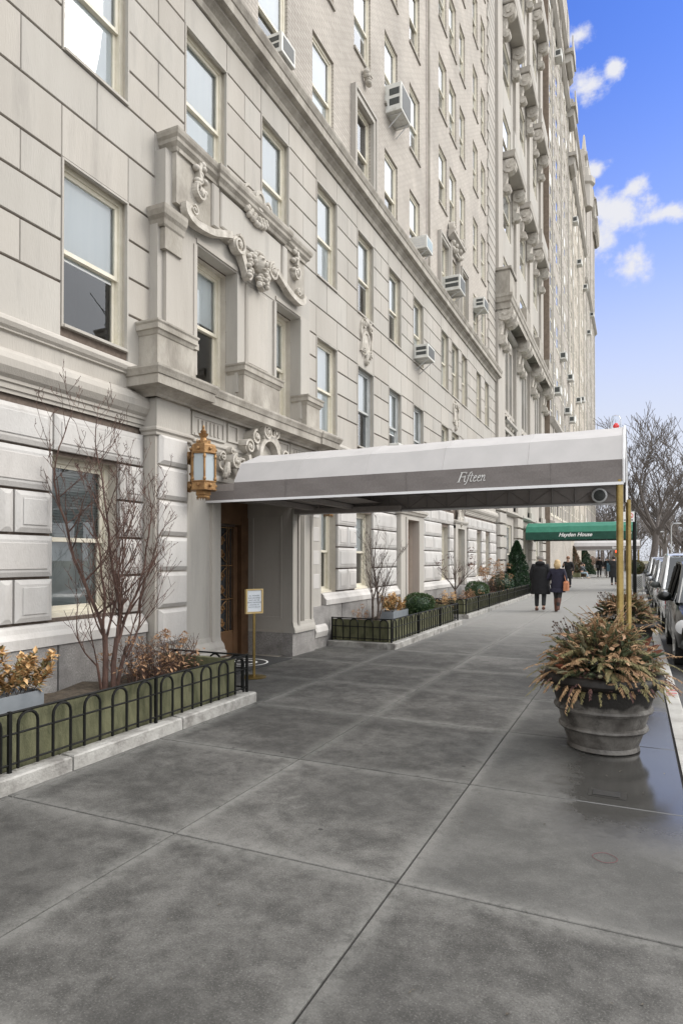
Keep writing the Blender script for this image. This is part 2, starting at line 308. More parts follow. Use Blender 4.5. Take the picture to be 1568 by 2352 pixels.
# ---------------------------------------------------------------- mesh builder
class MB:
    def __init__(s): s.v = []; s.f = []
    def quad(s, a, b, c, d):
        k = len(s.v); s.v += [a, b, c, d]; s.f.append((k, k+1, k+2, k+3))
    def box(s, x0, x1, y0, y1, z0, z1, ch=0):
        k = len(s.v)
        s.v += [(x0, y0, z0), (x1, y0, z0), (x1, y1, z0), (x0, y1, z0), (x0, y0, z1), (x1, y0, z1), (x1, y1, z1), (x0, y1, z1)]
        s.f += [tuple(k+i for i in q) for q in ((0, 3, 2, 1), (4, 5, 6, 7), (0, 1, 5, 4), (1, 2, 6, 5), (2, 3, 7, 6), (3, 0, 4, 7))]
    def block(s, xb, xf, y0, y1, z0, z1, c=.03, side=None):
        """stone block standing proud of plane xb, face at xf, with chamfered edge c"""
        xm = xb+(xf-xb)*.45 if side is None else side
        k = len(s.v)
        for x, q in ((xb, 0), (xm, 0), (xf, c)):
            s.v += [(x, y0+q, z0+q), (x, y1-q, z0+q), (x, y1-q, z1-q), (x, y0+q, z1-q)]
        for r in (0, 4):
            for i in range(4):
                j = (i+1) % 4; s.f.append((k+r+i, k+r+j, k+r+4+j, k+r+4+i))
        s.f.append((k+8, k+9, k+10, k+11))
    def tube(s, pts, rad, n=6, cap=True):
        k = len(s.v); pts = [Vector(p) for p in pts]; m = len(pts)
        if not hasattr(rad, '__len__'): rad = [rad]*m
        prev = None
        for i, p in enumerate(pts):
            t = (pts[min(i+1, m-1)]-pts[max(i-1, 0)])
            if t.length < 1e-9: t = Vector((0, 0, 1))
            t.normalize()
            if prev is None:
                a = Vector((0, 0, 1)) if abs(t.z) < .9 else Vector((1, 0, 0)); u = t.cross(a).normalized()
            else:
                u = prev-t*prev.dot(t)
                u = u.normalized() if u.length > 1e-6 else t.orthogonal().normalized()
            prev = u; w = t.cross(u)
            for j in range(n):
                a = 2*PI*j/n; s.v.append(tuple(p+(u*cos(a)+w*sin(a))*rad[i]))
        for i in range(m-1):
            for j in range(n):
                q = (j+1) % n; s.f.append((k+i*n+j, k+i*n+q, k+(i+1)*n+q, k+(i+1)*n+j))
        if cap and n > 2:
            s.f.append(tuple(k+j for j in range(n))[::-1]); s.f.append(tuple(k+(m-1)*n+j for j in range(n)))
    def lathe(s, prof, c, n=24, axis='z', sx=1, sy=1, cap=True):
        k = len(s.v); m = len(prof)
        for r, h in prof:
            for j in range(n):
                a = 2*PI*j/n
                if axis == 'z': s.v.append((c[0]+r*cos(a)*sx, c[1]+r*sin(a)*sy, c[2]+h))
                elif axis == 'x': s.v.append((c[0]+h, c[1]+r*cos(a)*sx, c[2]+r*sin(a)*sy))
                else: s.v.append((c[0]+r*sin(a)*sx, c[1]+h, c[2]+r*cos(a)*sy))
        for i in range(m-1):
            for j in range(n):
                q = (j+1) % n; s.f.append((k+i*n+j, k+i*n+q, k+(i+1)*n+q, k+(i+1)*n+j))
        if cap:
            s.f.append(tuple(k+j for j in range(n))[::-1]); s.f.append(tuple(k+(m-1)*n+j for j in range(n)))
    def sweep(s, path, prof, cap=True):
        """path: plan points (x,y) running so that outward is to the right; prof: (offset, z)"""
        P = [Vector((p[0], p[1])) for p in path]; n = len(P); nor = []
        for i in range(n):
            def nn(a, b): d = (b-a).normalized(); return Vector((d.y, -d.x))
            if i == 0: v = nn(P[0], P[1])
            elif i == n-1: v = nn(P[-2], P[-1])
            else:
                a = nn(P[i-1], P[i]); b = nn(P[i], P[i+1]); v = (a+b); v = v/(v.dot(a))
            nor.append(v)
        k = len(s.v); m = len(prof)
        for i in range(n):
            for (o, z) in prof:
                q = P[i]+nor[i]*o; s.v.append((q.x, q.y, z))
        for i in range(n-1):
            for j in range(m-1):
                s.f.append((k+i*m+j, k+(i+1)*m+j, k+(i+1)*m+j+1, k+i*m+j+1))
        if cap:
            s.f.append(tuple(k+j for j in range(m))); s.f.append(tuple(k+(n-1)*m+j for j in range(m))[::-1])
    def prism(s, poly, x0, x1, axis='x'):
        k = len(s.v); n = len(poly)
        for x in (x0, x1):
            for a, b in poly:
                s.v.append((x, a, b) if axis == 'x' else ((a, x, b) if axis == 'y' else (a, b, x)))
        s.f.append(tuple(k+i for i in range(n))[::-1]); s.f.append(tuple(k+n+i for i in range(n)))
        for i in range(n):
            j = (i+1) % n; s.f.append((k+i, k+j, k+n+j, k+n+i))
    def ribbon(s, pts, t, x0, x1, axis='x'):
        """strip of thickness t along 2-D points, extruded from x0 to x1"""
        P = [Vector(p) for p in pts]; a = []; b = []
        for i in range(len(P)):
            d = (P[min(i+1, len(P)-1)]-P[max(i-1, 0)]).normalized(); q = Vector((-d.y, d.x))*(t[i] if hasattr(t, '__len__') else t)/2
            a.append(tuple(P[i]+q)); b.append(tuple(P[i]-q))
        for i in range(len(P)-1):
            s.prism([a[i], a[i+1], b[i+1], b[i]], x0, x1, axis)
    def ell(s, c, r, n=10, m=7):
        k = len(s.v)
        for i in range(m+1):
            f = PI*i/m
            for j in range(n):
                a = 2*PI*j/n; s.v.append((c[0]+r[0]*sin(f)*cos(a), c[1]+r[1]*sin(f)*sin(a), c[2]+r[2]*cos(f)))
        for i in range(m):
            for j in range(n):
                q = (j+1) % n; s.f.append((k+i*n+j, k+(i+1)*n+j, k+(i+1)*n+q, k+i*n+q))
    def leaf(s, p, d, w, l, up=None):
        d = d.normalized(); sd = d.cross(up or Vector((0, 0, 1)))
        if sd.length < .01: sd = Vector((1, 0, 0))
        sd.normalize(); k = len(s.v); nrm = sd.cross(d)
        s.v += [tuple(p), tuple(p+d*l*.45+sd*w/2+nrm*w*.18), tuple(p+d*l), tuple(p+d*l*.45-sd*w/2+nrm*w*.18)]
        s.f += [(k, k+1, k+2), (k, k+2, k+3)]
    def split(s, name, m, parent, gap=.07, smooth=False):
        n = len(s.v); p = list(range(n))
        def fd(a):
            while p[a] != a: p[a] = p[p[a]]; a = p[a]
            return a
        for f in s.f:
            r = fd(f[0])
            for q in f[1:]: p[fd(q)] = r
        isl = {}
        for i in range(n): isl.setdefault(fd(i), []).append(i)
        bs = []
        for k, vs in isl.items():
            P = [s.v[i] for i in vs]; bs.append([[k], [min(q[c] for q in P)-gap/2 for c in (0, 1, 2)], [max(q[c] for q in P)+gap/2 for c in (0, 1, 2)]])
        ch = True
        while ch:
            ch = False; out = []
            for b in bs:
                for o in out:
                    if all(b[1][c] <= o[2][c] and o[1][c] <= b[2][c] for c in (0, 1, 2)):
                        o[0] += b[0]; o[1] = [min(x, y) for x, y in zip(o[1], b[1])]; o[2] = [max(x, y) for x, y in zip(o[2], b[2])]; ch = True; break
                else: out.append(b)
            bs = out
        g = {k: i for i, b in enumerate(bs) for k in b[0]}; mbs = [MB() for _ in bs]; idx = {}
        for i in range(n): t = g[fd(i)]; idx[i] = len(mbs[t].v); mbs[t].v.append(s.v[i])
        for f in s.f: mbs[g[fd(f[0])]].f.append(tuple(idx[q] for q in f))
        return [b.build(name, m, parent, smooth) for b in mbs]
    def mesh(s, name, m, smooth=False):
        me = bpy.data.meshes.new(name); me.from_pydata(s.v, [], s.f); me.materials.append(m)
        if smooth: me.polygons.foreach_set('use_smooth', [True]*len(me.polygons))
        me.update(); return me
    def build(s, name, m, parent=None, smooth=False, label=None):
        ob = bpy.data.objects.new(name, s.mesh(name, m, smooth)); COL.objects.link(ob)
        if parent is not None:
            ob.parent = parent
            if parent.get('wroot'): ob.location = -parent.location
        if label: ob['label'] = label
        if smooth:
            e = ob.modifiers.new('edges', 'EDGE_SPLIT'); e.split_angle = R(38)
        return ob
def thing(name, label, cat, loc=(0, 0, 0), rz=0, group=None, world=True):
    o = bpy.data.objects.new(name, None); COL.objects.link(o); o.location = loc; o.rotation_euler = (0, 0, rz)
    o['label'] = label; o['category'] = cat; o.empty_display_size = .1
    if group: o['group'] = group
    if world and rz == 0: o['wroot'] = 1
    return o
def tag(o, label, cat, group=None):
    o['label'] = label; o['category'] = cat
    if group: o['group'] = group
    return o
def struct(name, mb, m):
    o = mb.build(name, m); o['kind'] = 'structure'; o['label'] = name.replace('_', ' '); return o
def copytree(o, parent=None):
    c = o.copy(); COL.objects.link(c); c.parent = parent
    for ch in list(o.children): copytree(ch, c)
    return c
def wall(mb, X, y0, y1, z0, z1, holes, d=.25, rv=None):
    rv = rv or mb
    ys = sorted({y0, y1}|{v for h in holes for v in h[:2] if y0 < v < y1}); zs = sorted({z0, z1}|{v for h in holes for v in h[2:4] if z0 < v < z1})
    def inh(y, z): return any(h[0] < y < h[1] and h[2] < z < h[3] for h in holes)
    for i in range(len(zs)-1):
        st = None
        for j in range(len(ys)-1):
            c = inh((ys[j]+ys[j+1])/2, (zs[i]+zs[i+1])/2)
            if not c and st is None: st = ys[j]
            if (c or j == len(ys)-2) and st is not None:
                e = ys[j] if c else ys[j+1]
                mb.quad((X, st, zs[i]), (X, e, zs[i]), (X, e, zs[i+1]), (X, st, zs[i+1])); st = None
    for h in holes:
        a, b, c, e = h[:4]
        if b <= y0 or a >= y1 or e <= z0 or c >= z1: continue
        c = max(c, z0); e = min(e, z1)
        dd = h[4] if len(h) > 4 else d
        rv.quad((X, a, c), (X, a, e), (X-dd, a, e), (X-dd, a, c)); rv.quad((X, b, e), (X, b, c), (X-dd, b, c), (X-dd, b, e))
        rv.quad((X, b, c), (X, a, c), (X-dd, a, c), (X-dd, b, c)); rv.quad((X, a, e), (X, b, e), (X-dd, b, e), (X-dd, a, e))
def segs(y0, y1, z0, z1, holes):
    s = [(y0, y1)]
    for h in holes:
        if h[2] < z1-.03 and h[3] > z0+.03:
            n = []
            for a, b in s:
                if h[1] <= a or h[0] >= b: n.append((a, b)); continue
                if h[0] > a: n.append((a, h[0]))
                if h[1] < b: n.append((h[1], b))
            s = n
    return [q for q in s if q[1]-q[0] > .05]

# ---------------------------------------------------------------- windows
WC = {}
def window(root, X, y, z, w, h, rec=.18, style=0, frame=None, blind=.6, rail=.47, slats=False, trim=0):
    frame = frame or FRAME
    key = (round(w, 2), round(h, 2), round(rec, 2), frame.name, round(blind, 2), slats, style, trim)
    if key not in WC:
        a = MB(); t = .06
        for (p, q, r, s) in ((0, w, 0, t), (0, w, h-t, h), (0, t, t, h-t), (w-t, w, t, h-t)): a.box(-rec-.10, -rec, p, q, r, s)
        if style == 0: a.box(-rec, -rec+.05, -.0, w, -.0, .035)
        fr = a.mesh('window', frame)
        u = MB(); zr = h*rail; b = .045
        def sash(mb, x, z0, z1):
            y0, y1 = t, w-t
            for (p, q, r, s) in ((y0, y1, z0, z0+b), (y0, y1, z1-b, z1), (y0, y0+b, z0+b, z1-b), (y1-b, y1, z0+b, z1-b)): mb.box(x-.035, x, p, q, r, s)
        up = MB(); sash(up, -rec-.02, zr, h-t); lo = MB(); sash(lo, -rec-.058, t, zr+b)
        g1 = MB(); x = -rec-.038; g1.quad((x, t+b, zr+b), (x, w-t-b, zr+b), (x, w-t-b, h-t-b), (x, t+b, h-t-b))
        g2 = MB(); x = -rec-.076; g2.quad((x, t+b, t+b), (x, w-t-b, t+b), (x, w-t-b, zr), (x, t+b, zr))
        rm = MB(); x0, x1 = -rec-.75, -rec-.10
        rm.quad((x0, 0, 0), (x0, w, 0), (x0, w, h), (x0, 0, h)); rm.quad((x1, 0, 0), (x0, 0, 0), (x0, 0, h), (x1, 0, h)); rm.quad((x1, w, 0), (x0, w, 0), (x0, w, h), (x1, w, h))
        rm.quad((x1, 0, 0), (x1, w, 0), (x0, w, 0), (x0, 0, 0)); rm.quad((x1, 0, h), (x1, w, h), (x0, w, h), (x0, 0, h))
        bl = MB(); zb = h-t-(h-t*2)*blind; xb = -rec-.085
        if blind > 0:
            if slats:
                z_ = h-t-.03
                while z_ > zb: bl.box(xb-.02, xb, t, w-t, z_, z_+.012); z_ -= .03
                bl.quad((xb-.03, t, t), (xb-.03, w-t, t), (xb-.03, w-t, h-t), (xb-.03, t, h-t))
            else:
                bl.quad((xb, t, zb), (xb, w-t, zb), (xb, w-t, h-t), (xb, t, h-t)); bl.box(xb-.01, xb+.01, t, w-t, zb-.02, zb)
        tm = MB()
        if trim == 1:
            tm.box(-.01, .032, 0, .022, 0, h); tm.box(-.01, .032, w-.022, w, 0, h); tm.box(-.01, .032, .022, w-.022, h-.022, h); tm.box(-.10, .05, .022, w-.022, 0, .03)
        if trim == 2: tm.box(-.13, .04, -.02, w+.02, -.06, 0)
        WC[key] = (fr, up.mesh('sash', frame), lo.mesh('sash', frame), g1.mesh('pane', GLASS), g2.mesh('pane', GLASS), rm.mesh('room', DARKIN), bl.mesh('blind', SLAT if slats else BLIND) if blind > 0 else None, tm.mesh('sill', LIMED if trim == 2 else LIME) if trim else None)
    ms = WC[key]
    o = bpy.data.objects.new('window', ms[0]); COL.objects.link(o); o.parent = root; o.location = Vector((X, y, z))-root.location
    for nme, me in (('sash', ms[1]), ('sash', ms[2]), ('pane', ms[3]), ('pane', ms[4]), ('room_lining', ms[5]), ('blind', ms[6]), ('sill' if trim == 2 else 'stone_trim', ms[7])):
        if me is None: continue
        c = bpy.data.objects.new(nme, me); COL.objects.link(c); c.parent = o
    return o
rng = random.Random(7)
F_ = 1463.; YAW = math.atan(674/1463)
def vis(x, y, z, mg=60):
    f = -x*sin(YAW)+y*cos(YAW); r = x*cos(YAW)+y*sin(YAW)
    if f < .3: return False
    u = 784+F_*r/f; v = 1285-F_*(z-1.6)/f
    return -mg < u < 1568+mg and -mg < v < 2352+mg
# ---------------------------------------------------------------- BUILDING A (limestone base, buff brick above)
XA = -5.30
A = thing('apartment_building', 'near apartment house with limestone base, carved entrance and buff brick upper floors', 'building', (XA, 8.2, 0))
holes = []; wins = []
def addw(y0, y1, z0, z1, **k):
    holes.append((y0, y1, z0, z1, k.get('rec', .2)+.02)); wins.append((y0, z0, y1-y0, z1-z0, k))
cols = [(4.68, 5.62), (6.63, 7.57), (8.49, 9.38), (10.40, 11.30), (12.30, 13.22), (14.17, 15.07), (16.03, 16.92), (18.69, 19.53), (19.90, 20.80), (21.18, 21.98), (23.38, 24.15), (24.82, 25.60)]
bl3 = [1, 1, 1, 1, .55, .55, .85, .9, .55, .5, .6, .55]; bl2 = [.55, 0, 0, 1, .5, .6, .95, .6, .7, .4, .5, .5]
for i, (a, b) in enumerate(cols):
    addw(a, b, 6.83, 8.61, blind=bl3[i])
    if i not in (1, 2, 8): addw(a, b, 3.98, 5.72, blind=bl2[i], **({'frame': FRAMEG} if i in (4, 5, 6) else {}))
    if i == 8: addw(a, b, 4.3, 5.72, blind=.6)
addw(6.66, 7.58, 3.98, 5.66, blind=.45, rec=.09); addw(8.66, 9.47, 3.98, 5.66, blind=.45, rec=.09)
addw(4.57, 5.47, 1.01, 2.66, blind=.5, slats=True, rec=.12)
for a, b in ((10.50, 11.27), (12.20, 13.12), (16.28, 16.82), (18.62, 19.5), (21.5, 21.96), (23.28, 24.08), (24.78, 25.62)): addw(a, b, .97, 2.6, blind=.5, rec=.13)
addw(20.28, 21.18, 1.0, 2.6, blind=.4, rec=.13)
DOOR = (7.22, 9.24, 0, 2.55, .82); holes.append(DOOR); DOOR2 = (15.10, 16.0, .12, 2.6, .14); holes.append(DOOR2)
wb = MB(); rvl = MB(); wall(wb, XA-.022, -3, 26.9, 0, 9.45, holes, rv=rvl); rvl.split('window_reveal', LIMER, A, .02)
wb.build('stone_wall', MORT, A)
# ashlar blocks, second and third floors
cz = [3.86, 4.43, 4.86, 5.30, 5.72, 6.27, 6.83, 7.27, 7.73, 8.18, 8.61, 9.04]
ab = MB()
for r in range(len(cz)-1):
    z0, z1 = cz[r], cz[r+1]
    hs = [h for h in holes if h[2] < z1-.1 and h[3] > z0+.1]
    ss = segs(-3, 26.9, z0, z1, hs)
    for (a, b) in ss:
        L_ = b-a
        if L_ > 3:
            cuts = []
            if r in (4, 5, 10):    # courses that run over the windows: joints at jambs or mid piers
                for (p, q) in cols: cuts += ([p, q] if (r % 2 == 0) else [(p+q)/2, q+.45])
            cuts += [-2.1, -1.2, -.3, .7, 1.6, 2.5, 3.4, 4.2] if r % 2 else [-1.6, -.7, .3, 1.2, 2.1, 3.0, 3.85]
            cuts = sorted({c for c in cuts if a+.2 < c < b-.2}); cuts = [a]+cuts+[b]
            pr = [(cuts[i], cuts[i+1]) for i in range(len(cuts)-1)]
            pr = [p for p in pr if p[1]-p[0] > .1]
        elif L_ > .75 and r % 2 == 1: pr = [(a, (a+b)/2), ((a+b)/2, b)]
        elif L_ > 1.25: pr = [(a, a+L_*.36), (a+L_*.36, b)]
        else: pr = [(a, b)]
        for (p, q) in pr: ab.block(XA-.022, XA+rng.uniform(-.0015, .0015), p+.003, q-.003, z0+.010, z1-.010, .006)
ab.build('ashlar_facing', LIME, A)
# rusticated ground floor
gb = MB(); rz = [.985, 1.42, 1.845, 2.27, 2.69, 3.08]
gh = [h for h in holes if h[3] < 3.2]+[(5.86, 10.05, 0, 3.5), (14.66, 16.05+.45, 0, 2.85), (20.0, 21.4, 0, 3.0)]
for r in range(5):
    for (a, b) in segs(-3, 26.8, rz[r], rz[r+1], gh):
        L_ = b-a
        if r == 4:
            n = max(1, round(L_/.93)); pr = [(a+L_*i/n, a+L_*(i+1)/n) for i in range(n)]
            if a < 4: pr = [(-3, -1.9), (-1.9, -.8), (-.8, .3), (.3, 1.4), (1.4, 2.5), (2.5, 3.4), (3.4, 4.57), (4.57, 5.86)]
        elif L_ > 3: pr = [(-3+i*.93, -3+(i+1)*.93) for i in range(7)]+[(3.51, 4.57)] if r % 2 else [(-3+i*.93+.46, -3+(i+1)*.93+.46) for i in range(7)]+[(3.97, 4.13), (4.13, 4.57)]
        elif L_ > .8 and r % 2 == 0: pr = [(a, a+L_*.5), (a+L_*.5, b)]
        else: pr = [(a, b)]
        for (p, q) in pr:
            if q-p > .12: gb.block(XA-.02, XA+.046, p+.012, q-.012, rz[r]+.014, rz[r+1]-.014, .045, side=XA+.028); gb.block(XA+.049, XA+.056, p+.085, q-.085, rz[r]+.085, rz[r+1]-.085, .006) if q-p > .25 else None
gb.split('rusticated_facing', LIME2, A)
# base moulding, granite plinth
bm_ = MB(); pl = MB(); prof = [(0, .97), (.03, .965), (.06, .94), (.075, .90), (.10, .87), (.12, .85), (.12, .755), (0, .755)]
for (a, b) in ((-3, 5.84), (10.58, 15.08), (16.5, 20.0), (21.4, 26.8)):
    bm_.sweep([(XA, a), (XA, b)], prof)
bm_.sweep([(XA, 10.08), (XA, 10.58)], [(0, .5), (.06, .46), (.1, .42), (.14, .38), (.17, .3), (.14, .2), (0, .2)])
y = -3.0
for (a, b) in ((-3, 5.84), (10.05, 15.08), (16.5, 26.8)):
    n = round((b-a)/1.25)
    for i in range(n): pl.block(XA-.02, XA+.10, a+(b-a)*i/n+.006, a+(b-a)*(i+1)/n-.006, 0, .752, .006)
bm_.split('base_moulding', LIME2, A); pl.split('granite_plinth', GRAN, A)
# belt course and main cornice
bt = MB(); beltp = [(0, 3.86), (.05, 3.86), (.075, 3.84), (.09, 3.80), (.075, 3.76), (.05, 3.735), (.05, 3.72), (.02, 3.71), (.02, 3.56), (.06, 3.54), (.10, 3.50), (.125, 3.44), (.12, 3.37), (.085, 3.31), (.05, 3.28), (.05, 3.25), (.03, 3.24), (.03, 3.19), (.012, 3.185), (.012, 3.15), (0, 3.15)]
for a, b in ((-3, 5.9), (10.06, 15.6), (16.6, 19.9), (21.6, 26.85)): bt.sweep([(XA, a), (XA, b)], beltp)
bt.split('belt_course', LIME, A)
co = MB(); cp = [(0, 9.04), (.03, 9.045), (.05, 9.10), (.05, 9.13), (.09, 9.17), (.13, 9.20), (.13, 9.235), (.20, 9.25), (.22, 9.26), (.22, 9.40), (.235, 9.41), (.25, 9.45), (.27, 9.50), (.27, 9.53), (0, 9.55)]
co.sweep([(XA, -3), (XA, 27.15)], cp); co.build('cornice', LIMED, A)
fl = MB(); fl.sweep([(XA-.0, -3), (XA-.0, 27.1)], [(0, 9.55), (.10, 9.555), (.12, 9.60), (.10, 9.66), (.02, 9.67), (0, 9.67)]); fl.build('cornice_flashing', mat('copper_flashing', (.16, .10, .05), (.25, .18, .11), 10, .6), A)
for (y0, z0, w, h, k) in wins:
    if vis(XA, y0+w/2, z0+h/2, 250): window(A, XA-.02, y0, z0, w, h, **{'rec': .06, **k, **({'trim': 1} if z0 > 3.9 and 'rec' not in k else {})})
# brick upper floors
bh = []; bw = []
bc = [(2.6, 3.5), (4.66, 5.6), (6.6, 7.5), (8.45, 9.38), (10.30, 11.20), (12.20, 13.13), (14.0, 14.9), (15.83, 16.70), (18.57, 19.46), (19.79, 20.65), (21.10, 21.86), (23.04, 23.83), (24.37, 25.17)]
for k in range(9):
    for i, (a, b) in enumerate(bc):
        if i >= 8 and k == 0 and i < 11: continue
        z1 = 11.34+2.83*k; z0 = z1-1.74
        if vis(XA, (a+b)/2, z0, 150) or vis(XA, (a+b)/2, z1, 150): bh.append((a, b, z0, z1)); bw.append((a, b, z0, z1))
for (a, b) in bc[8:11]: bh.append((a, b, 9.75, 11.34)); bw.append((a, b, 9.75, 11.34))
ub = MB(); wall(ub, XA-.03, -3, 26.9, 9.45, 44, bh, .25); ub.build('brick_wall', BRICK, A)
sl = MB(); qn = MB(); tr = MB()
for (a, b, c, d) in bw:
    window(A, XA-.03, a, c, b-a, d-c, rec=.05, blind=rng.choice([.4, .5, .55, .6, .7, .9, .0]), trim=2)
z = 9.7; i = 0
while z < 44:
    qn.block(XA-.03, XA+.02, 25.62 if i % 2 else 25.45, 26.9, z+.01, z+.38-.01, .02); z += .38; i += 1
qn.build('quoins', LIME, A)
# stone surrounds on the fifth-column and triple windows
def surround(y0, y1, z0, z1, t=.14):
    tr.box(XA-.03, XA+.05, y0-t, y0, z0, z1); tr.box(XA-.03, XA+.05, y1, y1+t, z0, z1); tr.box(XA-.03, XA+.052, y0-t, y1+t, z1, z1+t)
    tr.box(XA-.03, XA+.08, y0-t-.02, y0-t+.045, z0, z1+t+.04); tr.box(XA-.03, XA+.08, y1+t-.045, y1+t+.02, z0, z1+t+.04); tr.box(XA-.03, XA+.083, y0-t+.045, y1+t-.045, z1+t-.02, z1+t+.04)
surround(12.20, 13.13, 9.6, 11.34); surround(18.57, 19.46, 9.6, 11.34, .10); surround(19.79, 20.65, 9.6, 11.5, .10); surround(21.10, 21.86, 9.6, 11.34, .08)
tr.box(XA-.03, XA+.11, 12.1, 13.25, 9.55, 9.68)
tr.sweep([(XA, 19.5), (XA, 21.0)], [(0, 11.75), (.05, 11.78), (.14, 11.86), (.2, 11.88), (.2, 11.95), (0, 11.99)])
tr.split('stone_surround', LIME, A)
orn = MB()
def volute(mb, yc, zc, r, x0, x1, turns=1.6, sgn=1, start=0, t=None):
    pts = []; n = int(18*turns)
    for i in range(n+1):
        f = i/n; a = start+sgn*2*PI*turns*f; q = r*(1-f*.82)
        pts.append((yc+q*cos(a), zc+q*sin(a)))
    mb.ribbon(pts, [(t or r*.30)*(1-.55*i/n) for i in range(n+1)], x0, x1)
    mb.lathe([(r*.30, x0), (r*.26, x1+.01), (.001, x1+.02)], (0, yc, zc), 10, 'x')
    mb.lathe([(r*.9, x0), (r*.86, x1-.035)], (0, yc, zc), 14, 'x')
for yy, sg in ((19.75, 1), (20.9, -1)): volute(orn, yy, 12.1, .18, XA, XA+.16, 1.4, sg, PI/2)
for q in range(7): orn.ell((XA+.08, 20.3+.55*cos(q*.9), 11.62+.15*sin(q*1.7)), (.09, .09, .08))
for q in range(5): orn.ell((XA+.06, 12.72+.07*cos(q), 12.0+.05*q), (.08, .11-.015*q, .06))
# cartouches between the second and third floors
def cartouche(mb, X, yc, zc, w, h):
    mb.lathe([(1, 0), (.96, .03), (.75, .035), (.70, .015), (.0, .03)], (X, yc, zc), 20, 'x', w*.32, h*.26)
    for s in (-1, 1):
        volute(mb, yc+s*w*.30, zc+h*.34, w*.17, X, X+.07, 1.3, s, PI/2); volute(mb, yc+s*w*.28, zc-h*.20, w*.15, X, X+.06, 1.3, -s, -PI/2)
        pts = [(yc+s*w*(.42+.04*sin(q*1.3)), zc+h*(.30-.09*q)) for q in range(7)]
        mb.ribbon(pts, w*.09, X, X+.05)
    volute(mb, yc, zc-h*.40, w*.13, X, X+.07, 1.2, 1, PI/2); mb.ell((X+.03, yc, zc+h*.42), (.05, w*.2, h*.07)); mb.ell((X+.03, yc, zc-h*.28), (.05, w*.1, h*.12))
cartouche(orn, XA, 12.76, 6.3, .66, 1.05); cartouche(orn, XA, 20.35, 6.25, .66, 1.0)
cartouche(orn, XA+.06, 20.7, 3.05, .7, .8)
orn.split('carved_ornament', CARVE, A)
dp = MB(); dp.tube([(XA+.04, 17.36, 9.6), (XA+.04, 17.36, 43)], .035, 6); dp.build('downspout', LIMED, A)
bk = MB(); bk.box(XA-14, XA-.9, -3, 26.9, 0, 44); bk.build('building_mass', BRICK, A)
rf = MB(); rf.box(XA-.89, XA-.03, -3, 26.9, 43.6, 44); rf.build('roof_edge', LIMED, A)
sw = MB(); sw.quad((XA-.9, -3, 0), (XA-.02, -3, 0), (XA-.02, -3, 44), (XA-.9, -3, 44)); sw.build('side_wall', BRICK, A)

# ---- portal
P = MB(); XP = XA+.20
def panelbox(mb, x0, x1, y0, y1, z0, z1, ins=.07, dep=.02):
    mb.box(x0, x1, y0, y1, z0, z1)
    mb.block(x1-.001, x1+dep, y0+ins, y1-ins, z0+ins, z1-ins, .02)
P.box(XA-.02, XP, 5.86, 6.46, .55, 3.12)
pr_ = [.57, 1.02, 1.46, 1.88, 2.31, 2.72, 3.10]
pb = MB()
for i in range(6):
    pb.block(XP, XP+.055, 5.90, 6.42, pr_[i]+.012, pr_[i+1]-.012, .045, side=XP+.02)
    pb.block(XA, XA+.02, 10.12, 10.48, pr_[i]+.012, pr_[i+1]-.012, .02)
pb.split('rusticated_pilaster', LIME2, A)
P.box(XA-.02, XA+.05, 10.02, 10.50, .5, 3.12)
P.box(XA-.02, XA+.14, 6.46, 7.22, .5, 3.12); P.box(XA-.02, XA+.14, 9.24, 10.02, .38, 3.12)      # plain door piers
P.box(XA-.02, XA+.139, 7.22, 9.24, 2.55, 3.12)                                                   # lintel
# door architrave
for (a, b, o) in ((7.06, 7.22, .02), (7.0, 7.06, .045), (9.24, 9.40, .02), (9.40, 9.46, .045)): P.box(XA+.14, XA+.14+o, a, b, .5, 2.60)
P.box(XA+.14, XA+.16, 7.22, 9.24, 2.55, 2.66); P.box(XA+.14, XA+.185, 7.0, 9.46, 2.66, 2.73)
for y in (9.55, 9.62, 9.9): P.box(XA+.14, XA+.165, y, y+.022, .55, 2.6)
P.sweep([(XA, 6.46), (XA+.14, 6.46), (XA+.14, 7.22), (XA-.6, 7.22)][1:3], [(.0, .56), (.02, .55), (.03, .50), (.07, .46), (.09, .42), (.095, .38), (.12, .36), (.12, .30), (0, .30)])
P.sweep([(XA+.14, 9.24), (XA+.14, 10.0)], [(.0, .56), (.02, .55), (.03, .50), (.05, .46), (.06, .42), (.06, .38), (0, .38)])
P.box(XA-.02, XP+.02, 5.84, 6.48, .30, .56)
# frieze
P.box(XA-.02, XA+.155, 6.48, 9.96, 3.12, 3.50); P.box(XA-.02, XP+.02, 5.86, 6.48, 3.12, 3.50)
P.box(XA-.02, XP-.04, 9.96, 10.4, 3.12, 3.5)
P.sweep([(XA, 5.85), (XP+.02, 5.85), (XP+.02, 6.49), (XA+.155, 6.49), (XA+.155, 9.95), (XP-.02, 9.95), (XP-.02, 10.38), (XA, 10.38)], [(0, 3.17), (.02, 3.165), (.035, 3.14), (.035, 3.12), (.012, 3.10), (.012, 3.07), (0, 3.06)])
for (a, b) in ((6.62, 7.26), (9.18, 9.86)):
    P.box(XA+.155, XA+.17, a, b, 3.44, 3.50); P.box(XA+.155, XA+.185, a, b, 3.20, 3.23)
    for q in range(6): P.box(XA+.155, XA+.172, a+.10+q*.085, a+.14+q*.085, 3.25, 3.42)
    P.box(XA+.155, XA+.175, a-.04, a+.0, 3.2, 3.5); P.box(XA+.155, XA+.175, b, b+.04, 3.2, 3.5)
for (a, b) in ((7.36, 7.62), (8.62, 9.08)):
    for (p, q, r, s) in ((a, b, 3.46, 3.49), (a, b, 3.24, 3.27), (a, a+.03, 3.27, 3.46), (b-.03, b, 3.27, 3.46)): P.box(XA+.155, XA+.18, p, q, r, s)
P.build('entrance_surround', LIME, A)
